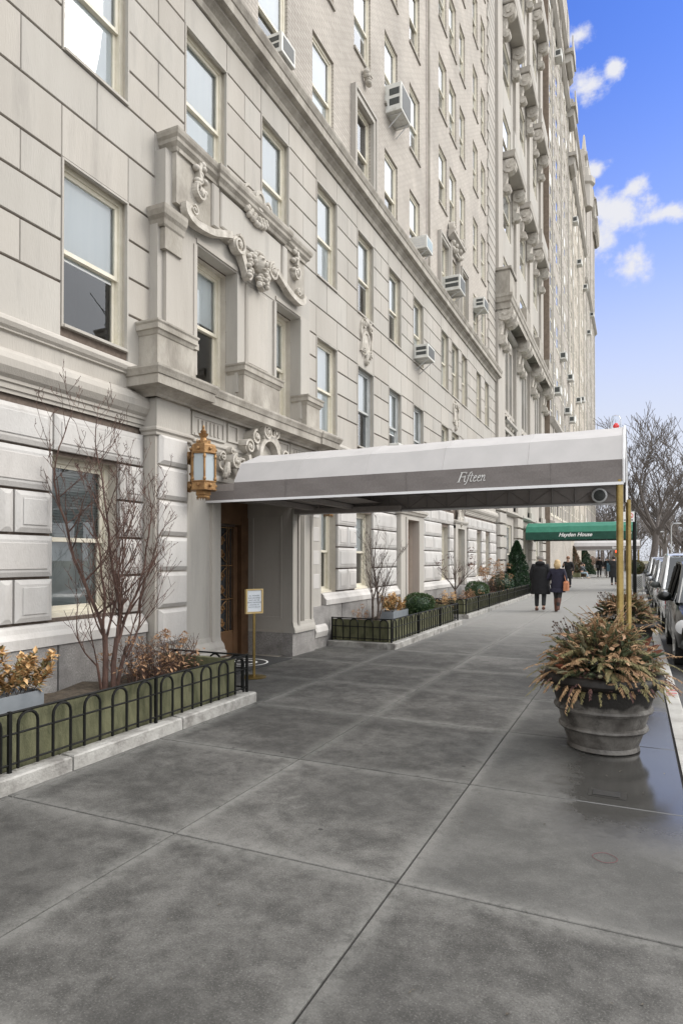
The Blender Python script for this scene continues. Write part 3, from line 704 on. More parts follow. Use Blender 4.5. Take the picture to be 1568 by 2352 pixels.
PC = MB(); path = [(XA, 5.80), (XP+.06, 5.80), (XP+.06, 6.42), (XA+.20, 6.42), (XA+.20, 9.98), (XP+.03, 9.98), (XP+.03, 10.24), (XA, 10.24)]
PC.sweep(path, [(0, 3.50), (.02, 3.50), (.04, 3.525), (.10, 3.56), (.20, 3.575), (.22, 3.58), (.22, 3.685), (.235, 3.69), (.25, 3.73), (.265, 3.76), (.265, 3.785), (0, 3.80)])
PC.box(XA, XP+.05, 5.9, 10.15, 3.50, 3.795); PC.build('entrance_cornice', LIMED, A)
# second-floor aedicule over the entrance
Q = MB(); XQ = XA+.17
Q.box(XA-.02, XQ, 6.08, 6.655, 3.80, 5.74); Q.box(XA-.02, XA+.12, 5.98, 6.08, 3.8, 5.7)
Q.box(XA-.02, XQ-.02, 7.587, 8.653, 3.80, 5.74); Q.box(XA-.02, XQ, 9.477, 9.82, 3.80, 5.74); Q.box(XA-.02, XA+.08, 9.82, 9.94, 3.8, 5.66)
Q.box(XA-.02, XQ-.01, 6.64, 9.49, 5.68, 5.80)
Q.block(XQ-.02, XQ+.02, 7.82, 8.42, 4.45, 5.62, .03)
for (a, b, c, d) in ((6.60, 6.663, 3.98, 5.66), (7.575, 7.63, 3.98, 5.66), (8.60, 8.665, 3.98, 5.66), (9.465, 9.52, 3.98, 5.66)): Q.box(XQ-.03, XQ+.015, a, b, c, d)
for (a, b) in ((6.66, 7.58), (8.66, 9.47)): Q.box(XQ-.012, XQ+.012, a, b, 5.70, 5.76)
Q.box(XA-.02, XQ-.015, 6.08, 9.82, 5.74, 6.60)
Q.block(XQ+.05, XQ+.075, 7.1, 8.7, 6.10, 6.58, .02); Q.block(XQ+.05, XQ+.085, 6.9, 7.05, 6.02, 6.6, .02); Q.block(XQ+.05, XQ+.085, 8.75, 8.9, 6.02, 6.6, .02)
Q.build('window_aedicule', LIME, A)
QD = MB(); QD.box(XA-.02, XQ+.05, 6.20, 9.52, 5.98, 6.62)
for (a, b) in ((5.80, 6.44), (7.60, 8.58), (9.50, 9.98)):
    QD.box(XA, XQ+.11, a, b, 3.80, 4.24); QD.sweep([(XA, a), (XQ+.11, a), (XQ+.11, b), (XA, b)], [(0, 4.22), (.012, 4.23), (.03, 4.27), (.05, 4.28), (.05, 4.34), (.065, 4.36), (.065, 4.38), (-.1, 4.40)])
    QD.box(XA, XQ+.1, a, b, 4.24, 4.39)
QD.box(XA, XQ+.04, 6.44, 6.60, 3.80, 4.26); QD.box(XA, XQ+.06, 6.44, 6.64, 4.28, 4.36)
QD.sweep([(XA, 6.0), (XQ+.03, 6.0), (XQ+.03, 6.36)], [(0, 5.60), (.015, 5.62), (.03, 5.68), (.06, 5.72), (.075, 5.78), (.075, 5.83), (-.05, 5.86)])
QD.box(XA, XQ+.03, 6.02, 6.34, 5.34, 5.84)
QD.sweep([(XA, 6.20), (XQ+.05, 6.20), (XQ+.05, 7.02), (XQ+.09, 7.02), (XQ+.09, 8.78), (XQ+.05, 8.78), (XQ+.05, 9.52), (XA, 9.52)], [(0, 6.60), (.015, 6.61), (.03, 6.65), (.07, 6.69), (.075, 6.73), (.10, 6.76), (.11, 6.80), (.11, 6.83), (-.1, 6.85)])
QD.box(XA, XQ+.08, 6.22, 9.5, 6.6, 6.84)
QD.split('aedicule_mouldings', LIMED, A)
oc = MB(); x0, x1 = XQ+.03, XQ+.13
def curve(mb, pts, t, a=x0, b=x1, k=6):
    o = []
    for i in range(len(pts)-1):
        p0 = pts[max(i-1, 0)]; p1 = pts[i]; p2 = pts[i+1]; p3 = pts[min(i+2, len(pts)-1)]
        for j in range(k):
            f = j/k
            o.append(tuple(.5*((2*p1[c])+(-p0[c]+p2[c])*f+(2*p0[c]-5*p1[c]+4*p2[c]-p3[c])*f*f+(-p0[c]+3*p1[c]-3*p2[c]+p3[c])*f**3) for c in (0, 1)))
    o.append(pts[-1]); mb.ribbon(o, t, a, b)
for s in (1, -1):
    def q(y): return 7.93+s*(y-7.93) if s == 1 else 7.93-(y-7.93)*.93
    curve(oc, [(q(6.33), 6.03), (q(6.36), 5.92), (q(6.52), 5.86), (q(6.85), 5.90), (q(7.12), 6.0), (q(7.3), 6.07)], .09)
    volute(oc, q(7.45), 6.00, .14, x0, x1+.02, 1.6, -s, PI/2)
    volute(oc, q(6.62), 6.30, .12, x0, x1, 1.4, s, PI/2); volute(oc, q(6.5), 6.02, .07, x0, x1-.02, 1.3, -s, PI/2)
    for k in range(9): oc.ell((x1-.04, q(6.62+.09*sin(k*1.9)), 6.28+.05*k), (.05, .055, .04))
    curve(oc, [(q(6.62), 6.42), (q(6.58), 6.55), (q(6.6), 6.66)], .05)
    volute(oc, q(7.66), 6.83, .12, x0+.03, x1+.03, 1.5, s, PI/2)
    for k in range(10): oc.ell((x1-.02, q(7.66+.03*k), 6.62+.05*sin(k*2.1)-.02*k*.3), (.05, .05, .045))
    curve(oc, [(q(7.55), 5.93), (q(7.66), 5.75), (q(7.72), 5.66), (q(7.80), 5.80)], .10)
    volute(oc, q(7.72), 5.72, .09, x0, x1, 1.3, s, 0)
    for k in range(8): oc.ell((x1+.01, q(7.70+.03*cos(k*2.4)), 5.98-.045*k), (.05, .05, .035))
oc.lathe([(.13, 0), (.125, .1), (.08, .11), (.07, .09)], (x1-.06, 7.95, 6.86), 16, 'x', 1, 1.2)
# grotesque mask
oc.ell((x1+.02, 7.95, 5.92), (.11, .10, .14), 14, 10); oc.ell((x1+.14, 7.95, 5.90), (.03, .022, .04)); oc.ell((x1+.10, 7.95, 5.835), (.035, .045, .016))
for s in (-1, 1): oc.ell((x1+.105, 7.95+s*.04, 5.95), (.02, .02, .012)); oc.ell((x1+.11, 7.95+s*.04, 5.975), (.025, .03, .01)); oc.ell((x1+.02, 7.95+s*.10, 5.90), (.03, .02, .04))
for k in range(14): oc.ell((x1+.01, 7.95+.13*cos(k*.45), 5.98+.11*sin(k*.45)), (.05, .04, .04))
for k in range(7): oc.ell((x1+.03, 7.95+.05*sin(k*2), 5.76-.025*k), (.05, .05, .03))
oc.build('scrolled_mask_ornament', CARVE, A, True)
# cartouche above the door
ck = MB(); a_, b_ = XA+.12, XA+.34
arch = [(8.24+.27*cos(t), 3.10+.27*sin(t)*1.15) for t in [PI*i/14-.2 for i in range(16)]]
ck.ribbon(arch, .075, a_, b_); ck.lathe([(.25, 0), (.25, .10)], (a_, 8.24, 3.08), 18, 'x')
volute(ck, 8.15, 3.50, .12, a_, b_+.02, 1.7, 1, PI/2); volute(ck, 8.40, 3.52, .10, a_, b_, 1.5, -1, PI/2); volute(ck, 7.90, 3.38, .11, a_, b_-.02, 1.5, 1, PI/2); volute(ck, 7.74, 3.22, .11, a_, b_-.03, 1.5, -1, PI)
curve(ck, [(7.74, 3.10), (7.80, 2.95), (7.84, 2.80), (7.80, 2.7)], .07, a_, b_-.05); curve(ck, [(7.93, 3.28), (7.98, 3.15), (7.96, 2.95), (7.9, 2.8)], .06, a_, b_-.04)
curve(ck, [(8.05, 3.40), (8.2, 3.46), (8.4, 3.42), (8.52, 3.3)], .05, a_, b_)
volute(ck, 7.42, 2.96, .11, a_, b_-.04, 1.5, 1, PI/2); volute(ck, 7.12, 2.99, .07, a_, b_-.06, 1.3, -1, PI); volute(ck, 7.36, 3.10, .05, a_, b_-.07, 1.3, 1, PI/2)
curve(ck, [(7.10, 2.95), (7.12, 2.86), (7.22, 2.82), (7.28, 2.86)], .025, a_, b_-.12)
ck.tube([(b_-.1, 7.26, 2.93), (b_-.1, 7.25, 2.86), (b_-.1, 7.24, 2.80), (b_-.1, 7.22, 2.70)], [.04, .05, .06, .02], 8)
for k in range(26): ck.ell((b_-.07, 7.50+.16*rng.random(), 2.86+.16*rng.random()), (.04, .025, .025), 6, 5)
for k in range(6): ck.ell((b_-.09, 7.22+.03*cos(k*1.2), 2.76+.03*sin(k*1.7)), (.04, .03, .03), 6, 5)
for s in (1,):
    volute(ck, 9.02, 2.96, .11, a_, b_-.04, 1.5, -1, PI/2); volute(ck, 8.74, 3.22, .10, a_, b_-.03, 1.5, 1, 0)
ck.build('carved_cartouche', CARVE, A, True)
# entrance recess
rc = MB(); rc.box(XA-.95, XA-.83, 7.0, 9.4, 0, 2.7); rc.build('recess_back', MORT, A)
rw = MB()
rw.quad((XA-.82, 9.235, .42), (XA+.14, 9.235, .42), (XA+.14, 9.235, 2.55), (XA-.82, 9.235, 2.55)); rw.quad((XA-.82, 7.225, .3), (XA+.14, 7.225, .3), (XA+.14, 7.225, 2.55), (XA-.82, 7.225, 2.55))
rw.quad((XA-.82, 7.22, 2.545), (XA+.14, 7.22, 2.545), (XA+.14, 9.24, 2.545), (XA-.82, 9.24, 2.545))
for (p, q, r, s) in ((XA-.62, XA-.05, .62, .645), (XA-.62, XA-.05, 2.3, 2.325), (XA-.62, XA-.595, .645, 2.3), (XA-.075, XA-.05, .645, 2.3)): rw.box(p, q, 9.22, 9.235, r, s)
rw.build('recess_lining', LIME, A)
gr = MB(); gr.box(XA-.85, XA+.165, 9.225, 10.02, 0, .38); gr.box(XA-.02, XA+.13, 6.46, 7.24, 0, .30); gr.box(XA-.02, XP+.03, 5.83, 6.46, 0, .298); gr.box(XA, XA+.12, 10.03, 10.58, 0, .199)
gr.split('granite_pier_base', GRAN, A)
# entrance door
def prt(mb, name, m, par, **k): return mb.build(name, m, par, **k)
dr = MB(); xd = XA-.80
dr.box(xd-.03, xd+.10, 9.02, 9.22, 0, 2.3); dr.box(xd-.03, xd+.10, 7.24, 7.42, 0, 2.3); dr.box(xd-.03, xd+.09, 7.24, 9.22, 2.18, 2.545)
dr.box(xd-.03, xd+.05, 8.86, 8.97, .02, 2.14); dr.box(xd-.03, xd+.04, 7.42, 9.0, .02, .42)
dr.box(xd-.03, xd+.05, 8.20, 8.30, .02, 2.14); dr.box(xd-.03, xd+.05, 7.44, 7.54, .02, 2.14)
do = bpy.data.objects.new('entrance_door', dr.mesh('entrance_door', DOORW)); COL.objects.link(do); do.parent = A; do.location = -A.location
dg = MB(); dg.quad((xd, 7.54, .42), (xd, 8.86, .42), (xd, 8.86, 2.14), (xd, 7.54, 2.14)); g = dg.build('door_glass', DGLASS); g.parent = do
gl_ = MB()
for z in (.42, .95, 1.5, 2.12): gl_.box(xd+.012, xd+.03, 8.30, 8.86, z-.008, z+.008)
for y in (8.70, 8.76): gl_.box(xd+.012, xd+.025, y, y+.012, .42, 2.14)
for z in (.68, 1.22, 1.8):
    for s in (-1, 1):
        volute(gl_, 8.56, z+s*.10, .075, xd+.012, xd+.03, 1.2, s, 0, .02); gl_.tube([(xd+.02, 8.58, z+s*.17), (xd+.02, 8.68, z+s*.24)], .008, 5)
    volute(gl_, 8.44, z, .06, xd+.012, xd+.03, 1.2, 1, 0, .02)
g = gl_.build('door_grille', GOLDP); g.parent = do
# second small entrance, with timber door
d2 = MB(); d2.box(XA-.17, XA-.12, 15.1, 16.0, .12, 2.6); g = d2.build('service_door', WOOD, A)
d3 = MB(); d3.box(XA-.02, XA+.14, 14.66, 15.10, 0, 2.72); d3.box(XA-.02, XA+.14, 16.0, 16.5, 0, 2.72); d3.box(XA-.02, XA+.138, 15.1, 16.0, 2.6, 2.72)
d3.box(XA+.14, XA+.17, 15.0, 15.10, .1, 2.66); d3.box(XA+.14, XA+.17, 16.0, 16.10, .1, 2.66); d3.box(XA+.14, XA+.168, 15.1, 16.0, 2.6, 2.66)
d3.sweep([(XA, 14.62), (XA+.15, 14.62), (XA+.15, 16.54), (XA, 16.54)], [(0, 2.72), (.03, 2.73), (.05, 2.78), (.08, 2.80), (.08, 2.86), (-.02, 2.88)])
d3.box(XA-.02, XA+.10, 20.0, 20.28, .76, 2.7); d3.box(XA-.02, XA+.10, 21.18, 21.45, .76, 2.7); d3.box(XA-.02, XA+.098, 20.0, 21.45, 2.6, 2.78)
d3.sweep([(XA, 19.98), (XA+.1, 19.98), (XA+.1, 21.47), (XA, 21.47)], [(0, 2.76), (.03, 2.77), (.06, 2.82), (.06, 2.86), (-.02, 2.88)])
d3.split('side_door_surround', LIME, A)

# ---------------------------------------------------------------- air conditioners
def aircon(y0, y1, z0, z1, xf, label, side='slots', brk=True, grill=None):
    t = thing('air_conditioner', label, 'air conditioner', (XA-.03, (y0+y1)/2, z0), group='window air conditioners on the near apartment house')
    a = MB(); a.box(XA-.10, xf, y0, y1, z0, z1); o = a.build('casing', ACW, t)
    m = o.modifiers.new('bevel', 'BEVEL'); m.width = .012; m.segments = 2
    v = MB(); h = z1-z0; x0, x1 = XA+.06, xf-.05
    if side == 'slots':
        for f in (.22, .58): v.box(x0, x1, y0-.004, y0+.01, z0+h*f, z0+h*(f+.24))
    else:
        for q in range(4): v.box(x0, x1, y0-.004, y0+.01, z0+h*(.2+q*.17), z0+h*(.29+q*.17))
    v.build('side_vent', DKMETAL if side == 'slots' else STEEL, t)
    g = MB(); g.box(xf-.005, xf+.005, y0+.05, y1-.05, z0+.05, z1-.05); g.build('rear_grille', grill or DKMETAL, t)
    if brk:
        b = MB()
        for y in (y0+.12, y1-.12):
            b.tube([(XA, y, z0-.28), (xf-.05, y, z0-.012)], .012, 5); b.tube([(XA, y, z0-.012), (xf-.02, y, z0-.012)], .012, 5)
        b.build('bracket', STEEL, t)
aircon(8.60, 9.04, 9.58, 9.90, -4.99, 'weathered air conditioner sitting on the cornice at the upper left, nearest of all', brk=False)
aircon(14.08, 14.8, 12.20, 12.86, -4.94, 'large bracketed air conditioner high on the brick wall, above the cornice')
aircon(15.88, 16.42, 9.72, 10.06, -4.88, 'white louvred air conditioner just above the cornice, in the last single brick window', 'louvres', grill=mat('blue_grille', (.25, .32, .36), (.32, .40, .44), 9, .5))
aircon(18.94, 19.60, 9.80, 10.26, -4.78, 'deep box air conditioner below the pedimented triple window')
aircon(16.08, 16.70, 6.92, 7.28, -4.91, 'dark grilled air conditioner on struts in the third-floor stone wall below the cornice')
aircon(23.13, 23.86, 10.80, 11.18, -4.95, 'air conditioner beside the quoins at the far end of the near apartment house')
aircon(14.2, 14.95, 3.98, 4.36, -5.05, 'air conditioner in the second-floor window just above the canopy roof', brk=False)

# ---------------------------------------------------------------- BUILDING B (consoles and balconies)
B = thing('balcony_house', 'pale stone apartment house with stacked balconies on scroll brackets', 'building', (XA, 34, 0))
piers = [(26.92, 28.45), (31.39, 32.95), (35.81, 37.54), (40.40, 42.0)]; bays = [(28.45, 31.39), (32.95, 35.81), (37.54, 40.40)]
BH = []; lv = [12.75, 19.3, 26.2, 33.1, 40.0]
for (a, b) in bays:
    BH += [(a+.45, b-.45, 5.2, 7.4), (a+.45, b-.45, 8.3, 11.3), (a+.5, b-.5, .6, 3.2)]
    for k in range(10): BH.append((a+.5, b-.5, 13.2+3.35*k, 15.3+3.35*k))
bb = MB(); wall(bb, XA-.03, 26.9, 42.0, 0, 47, BH, .35); bb.build('stone_wall', LIME, B)
bm2 = MB(); bm2.box(XA-14, XA-.8, 26.9, 42, 0, 47); bm2.build('building_mass', SOOT, B)
bp_ = MB()
for (a, b) in piers:
    bp_.box(XA-.03, XA+.12, a, b, 3.8, 12.0); bp_.box(XA-.03, XA+.10, a+.25, b-.25, 13.9, 47)
    z = 0
    while z < 3.7: bp_.block(XA-.03, XA+.18, a, b, z+.02, z+.5, .03); z += .52
for (a, b) in bays:
    for k in range(3): bp_.sweep([(XA, a), (XA, b)], [(0, 3.6+4.1*k), (.1, 3.62+4.1*k), (.2, 3.7+4.1*k), (.2, 3.8+4.1*k), (0, 3.84+4.1*k)], False)
    m_ = (a+b)/2
    for (p, q) in ((a+.45, a+.62), (b-.62, b-.45), (m_-.1, m_+.1)): bp_.box(XA-.2, XA+.02, p, q, 5.2, 11.3)
    bp_.box(XA-.15, XA+.06, a+.3, b-.3, 7.4, 7.55); bp_.box(XA-.15, XA+.06, a+.3, b-.3, 8.15, 8.3)
bp_.split('stone_pilaster', LIME, B)
bo = MB()
for (a, b) in bays:
    m_ = (a+b)/2
    for k in range(9): bo.ell((XA, m_+(k-4)*.2, 7.85+.12*cos(k*2)), (.12, .14, .22))
    for k in range(3): bo.ell((XA+.02, m_+(k-1)*.3, 5.05), (.1, .12, .2))
bo.split('relief_panel', CARVE, B, .2, True)
bs = MB(); bs.sweep([(XA, 26.95), (XA+.62, 26.95), (XA+.62, 41.6), (XA, 41.6)], [(0, 12.1), (.0, 12.35), (.05, 12.40), (.07, 12.55), (.10, 12.6), (.10, 12.72), (-.62, 12.74)], True)
bs.box(XA, XA+.62, 26.95, 41.6, 12.36, 12.7); bs.box(XA, XA+.6, 26.98, 28.3, 12.7, 13.75); bs.box(XA, XA+.6, 31.5, 32.9, 12.7, 13.75); bs.box(XA, XA+.6, 36, 37.4, 12.7, 13.75); bs.box(XA, XA+.6, 40.3, 41.55, 12.7, 13.75)
bs.sweep([(XA, 26.95), (XA+.62, 26.95), (XA+.62, 28.35)], [(0, 13.72), (.05, 13.75), (.05, 13.85), (-.3, 13.87)])
bs.build('balcony_slab', LIMED, B)
def console(mb, yc, zt, w, d, h):
    """scroll bracket hanging from zt"""
    prof = []
    for i in range(13):
        f = i/12; x = XA+.1+d*(1-f)**1.1*(.86+.14*cos(f*7)); prof.append((x, zt-h*f))
    poly = [(XA, zt)]+prof+[(XA, zt-h)]
    k = len(mb.v); mb.prism([(p[0], p[1]) for p in poly], yc-w/2, yc+w/2, 'y')
    mb.lathe([(h*.20, yc-w/2-.04), (h*.20, yc+w/2+.04)], (XA+d*.78, 0, zt-h*.22), 14, 'y'); mb.lathe([(h*.12, yc-w/2-.03), (h*.12, yc+w/2+.03)], (XA+.22, 0, zt-h*.86), 12, 'y')
    mb.lathe([(h*.08, yc-w/2-.07), (h*.08, yc+w/2+.07)], (XA+d*.78, 0, zt-h*.22), 10, 'y')
for (a, b) in piers:
    for s in (-.42, .42):
        c = MB(); console(c, (a+b)/2+s, 12.36, .42, .5, 1.75); c.build('scroll_bracket', CARVE, B)
for li, zl in enumerate(lv[1:4]):
    for (a, b) in bays:
        c = MB(); c.sweep([(XA, a-.05), (XA+.55, a-.05), (XA+.55, b+.05), (XA, b+.05)], [(0, zl), (.04, zl+.04), (.06, zl+.2), (.08, zl+.28), (-.5, zl+.3)]); c.box(XA, XA+.55, a-.05, b+.05, zl+.02, zl+.28)
        c.box(XA+.50, XA+.56, a, b, zl+.3, zl+1.15)
        c.build('balcony', LIME, B)
        for y in (a+.15, b-.15):
            d = MB(); console(d, y, zl, .3, .42, 1.5); d.build('scroll_bracket', CARVE, B)
for (a, b) in bays:
    for k in range(10):
        z0 = 13.2+3.35*k
        if vis(XA, (a+b)/2, z0, 100): window(B, XA-.03, a+.5, z0, b-a-1.0, 2.1, rec=.05, blind=.5)
    window(B, XA-.03, a+.45, 5.2, b-a-.9, 2.2, rec=.06, blind=.4); window(B, XA-.03, a+.45, 8.3, b-a-.9, 3.0, rec=.06, blind=.5); window(B, XA-.03, a+.5, .6, b-a-1, 2.6, rec=.06, blind=.4)

# ---------------------------------------------------------------- far blocks
def block(name, label, X, y0, y1, H, cols_, rows, m, z0=4.5, dz=2.92, seed=1, wh=1.75, belts=(), sidemat=None, bays_=True):
    r = random.Random(seed); t = thing(name, label, 'building', (X, (y0+y1)/2, 0)); hs = []
    L_ = (y1-y0)
    for c in range(cols_):
        yc = y0+L_*(c+.5)/cols_; w = r.choice([1.0, 1.15, 1.3, .95])
        for k in range(rows): hs.append((yc-w/2, yc+w/2, z0+dz*k, z0+dz*k+wh))
    a = MB(); wall(a, X, y0, y1, 0, H, hs, .05); a.build('brick_wall', m, t)
    d = MB(); d.box(X-13, X-.6, y0, y1, 0, H); d.build('building_mass', m, t)
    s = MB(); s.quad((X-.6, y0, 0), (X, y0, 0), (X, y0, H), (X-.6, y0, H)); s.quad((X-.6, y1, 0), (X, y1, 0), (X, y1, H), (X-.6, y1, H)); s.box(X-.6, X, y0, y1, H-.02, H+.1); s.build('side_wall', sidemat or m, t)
    fm = MB(); fm.box(-.045, -.02, 0, 1, 0, .05); fm.box(-.045, -.02, 0, 1, .48, .53); fm.box(-.045, -.02, 0, .07, 0, 1); fm.box(-.045, -.02, .93, 1, 0, 1); fm.box(-.045, -.02, 0, 1, .95, 1); fm.box(-.05, .03, -.06, 1.06, -.07, 0)
    frm = fm.mesh('window', FRAME); pm = MB(); pm.quad((-.04, 0, 0), (-.04, 1, 0), (-.04, 1, 1), (-.04, 0, 1)); pme = pm.mesh('pane', DGLASS)
    pb_ = MB(); pb_.quad((-.035, .07, .6), (-.035, .93, .6), (-.035, .93, 1), (-.035, .07, 1)); bme = pb_.mesh('blind', BLIND)
    for h in hs:
        o = bpy.data.objects.new('window', frm); COL.objects.link(o); o.parent = t; o.location = Vector((X, h[0], h[2]))-t.location; o.scale = (1, h[1]-h[0], h[3]-h[2])
        p = bpy.data.objects.new('pane', pme); COL.objects.link(p); p.parent = o
        if r.random() < .3: p = bpy.data.objects.new('blind', bme); COL.objects.link(p); p.parent = o
    b = MB()
    for z in belts: b.sweep([(X, y0), (X, y1)], [(0, z), (.1, z+.05), (.3, z+.25), (.3, z+.4), (0, z+.5)])
    for c in range(1, cols_, 3):
        y = y0+L_*c/cols_; b.box(X-.01, X+.06, y-.15, y+.15, 4.2, H-.5)
    b.split('stone_band', LIME, t)
    return t
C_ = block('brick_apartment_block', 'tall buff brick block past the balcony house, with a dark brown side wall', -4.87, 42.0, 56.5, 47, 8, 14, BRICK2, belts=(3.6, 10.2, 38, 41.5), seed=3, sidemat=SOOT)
D_ = block('mid_apartment_block', 'lower flat-topped buff block between the two tall far blocks', -4.87, 56.5, 74, 40.8, 8, 12, BRICK3, belts=(3.6, 9.6, 34.5, 40.0), seed=5)
E_ = block('corner_tower_block', 'farthest corner apartment block ending the street, topped by a pointed turret', -4.87, 74, 93, 46.5, 8, 12, BRICK2, belts=(3.6, 10, 32, 45.8), seed=8)
tu = MB(); tu.lathe([(.9, 0), (.9, 2.4), (1.15, 2.6), (1.15, 3.2), (.75, 3.4), (.62, 4.4), (.45, 4.6), (.10, 8.2), (.02, 8.4)], (-5.0, 75.4, 40.6), 8); tu.build('turret', LIME, E_)
tc_ = MB(); tc_.sweep([(-6, 89), (-4.6, 89), (-4.6, 93.1), (-6, 93.1)], [(0, 44), (.3, 44.4), (.35, 46), (0, 46.5), (0, 48.4), (.2, 48.6), (0, 49)]); tc_.box(-7, -4.7, 88, 93, 44, 49.5); tc_.build('corner_parapet', LIMED, E_)
bc_ = MB()
for (y, z) in ((53.5, 41.3), (55.5, 38.3), (55.8, 34.5)): bc_.box(-4.87, -4.2, y-1.2, y+1.2, z, z+.3); bc_.box(-4.3, -4.22, y-1.2, y+1.2, z+.3, z+1.2); bc_.lathe([(.4, y-1.0), (.4, y+1.0)], (-4.7, 0, z-.3), 8, 'y')
bc_.split('small_balcony', LIME, C_)
for i, (y, z) in enumerate(((44.6, 12.6), (48.4, 16.0), (54.0, 15.9), (51.5, 12.7), (55.3, 12.8), (62, 15.9), (66.5, 17), (63.5, 29.2), (59, 31), (71.5, 30), (77, 27), (82.7, 31), (45.8, 36))):
    a = MB(); a.box(-4.9, -4.42, y-.4, y+.4, z, z+.5); o = a.build('air_conditioner', ACW); o.location = (0, 0, 0)
    v = MB(); v.box(-4.8, -4.5, y-.404, y-.39, z+.1, z+.42)
    t = thing('air_conditioner', '', 'air conditioner', (-4.87, y, z), group='small air conditioners on the far brick blocks')
    o.name = 'casing'; o.parent = t; o.location = -t.location; v.build('side_vent', DKMETAL, t)
    t['label'] = 'small white air conditioner box sticking out of the far brick blocks'

# ---------------------------------------------------------------- ground
g = MB(); g.quad((-400, -60, -.16), (600, -60, -.16), (600, 900, -.16), (-400, 900, -.16)); struct('ground', g, mat('ground_earth', (.09, .085, .07), (.14, .13, .10), 2, .9))
g = MB(); g.quad((.42, -30, -.13), (10.2, -30, -.13), (10.2, 101, -.13), (.42, 101, -.13)); g.quad((-60, 94, -.126), (60, 94, -.126), (60, 101, -.126), (-60, 101, -.126)); struct('road', g, ROADM)
g = MB(); g.box(-6.2, .31, -12, 94, -.14, -.012); struct('sidewalk_bed', g, mat('joint_dirt', (.018, .017, .015), (.035, .032, .03), 30, .95))
g = MB(); xs = [-5.2, -3.82, -2.45, -1.08, .30]; ys = [2.99+1.52*i for i in range(-9, 60)]
for i in range(len(xs)-1):
    for j in range(len(ys)-1):
        w = .0055 if ys[j] < 9 else .007
        x0, x1, y0, y1 = xs[i]+w, xs[i+1]-w, ys[j]+w, ys[j+1]-w
        e = .003; k = len(g.v)
        g.v += [(x0, y0, -.014), (x1, y0, -.014), (x1, y1, -.014), (x0, y1, -.014), (x0, y0, -.004), (x1, y0, -.004), (x1, y1, -.004), (x0, y1, -.004), (x0+e, y0+e, 0), (x1-e, y0+e, 0), (x1-e, y1-e, 0), (x0+e, y1-e, 0)]
        for r in (0, 4):
            for q in range(4): g.f.append((k+r+q, k+r+(q+1) % 4, k+r+4+(q+1) % 4, k+r+4+q))
        g.f.append((k+8, k+9, k+10, k+11))
g.box(-6.2, -5.21, -12, 94, -.013, -.002)
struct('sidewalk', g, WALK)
g = MB()
for j in range(-6, 48):
    y0 = j*2.0+.42; y1 = y0+1.99; k = len(g.v)
    P_ = [(.312, -.13), (.312, .004), (.44, .004), (.456, -.008), (.465, -.13)]
    for y in (y0, y1): g.v += [(a, y, b) for a, b in P_]
    for q in range(4): g.f.append((k+q, k+q+1, k+5+q+1, k+5+q))
    g.f += [(k, k+1, k+2, k+3, k+4), (k+9, k+8, k+7, k+6, k+5)]
struct('curb', g, CURBM)
g = MB()
for (y, h, w) in ((8.4, .05, .09), (8.52, .07, .12), (8.7, .08, .13), (9.0, .05, .10), (10.9, .08, .1), (13.2, .09, .1)):
    g.quad((.325, y, .008), (.325+w, y+.01, .008), (.32+w, y+h, .008), (.33, y+h*.8, .008))
o = struct('curb_paint', g, REDP)
g = MB(); g.box(10.2, 14.5, -20, 94, -.13, 0); struct('far_sidewalk', g, mat('far_walk', (.25, .245, .23), (.32, .31, .29), 3, .85))
g = MB(); g.quad((-300, 101, -.10), (500, 101, -.10), (500, 700, -.10), (-300, 700, -.10)); struct('park_lawn', g, mat('winter_grass', (.10, .095, .05), (.17, .15, .09), 3, .95))
# small utility cover and litter on the pavement
cov = MB(); cov.box(-.30, -.06, 4.64, 4.79, .0, .003); o = cov.build('utility_cover', mat('cover_frame', (.030, .029, .027), (.045, .043, .04), 30, .9, spec=.1)); 
c2_ = MB(); c2_.box(-.27, -.10, 4.66, 4.76, .004, .008); t = c2_.build('cover_plate', mat('cover_plate', (.02, .02, .02), (.04, .038, .035), 30, .5)); t.parent = o
tag(o, 'small dark rectangular utility cover sunk in the pavement in front of the large urn', 'utility cover')
rb = MB(); rb.tube([(-.155+.055*cos(a)*(1+.15*cos(2*a)), 3.70+.06*sin(a), .004) for a in [2*PI*i/16 for i in range(17)]], .0011, 5); tag(rb.build('rubber_band', mat('red_rubber', (.15, .03, .04), None, rough=.5)), 'thin red rubber band lying on the damp pavement', 'rubber band')

lf = MB(); rgl = random.Random(90)
for i in range(150):
    x, y = rgl.uniform(-3.7, .25), rgl.uniform(1.6, 12) if i % 3 else rgl.uniform(2.2, 6); lf.leaf(Vector((x, y, .004)), Vector((rgl.uniform(-1, 1), rgl.uniform(-1, 1), .08)), rgl.uniform(.003, .012), rgl.uniform(.008, .028))
o = lf.build('pavement_litter', mat('litter', (.03, .025, .02), (.16, .14, .11), 60, .9, f3=(.5, .8))); o['kind'] = 'stuff'; o['label'] = 'tiny leaf scraps and grit scattered on the pavement'

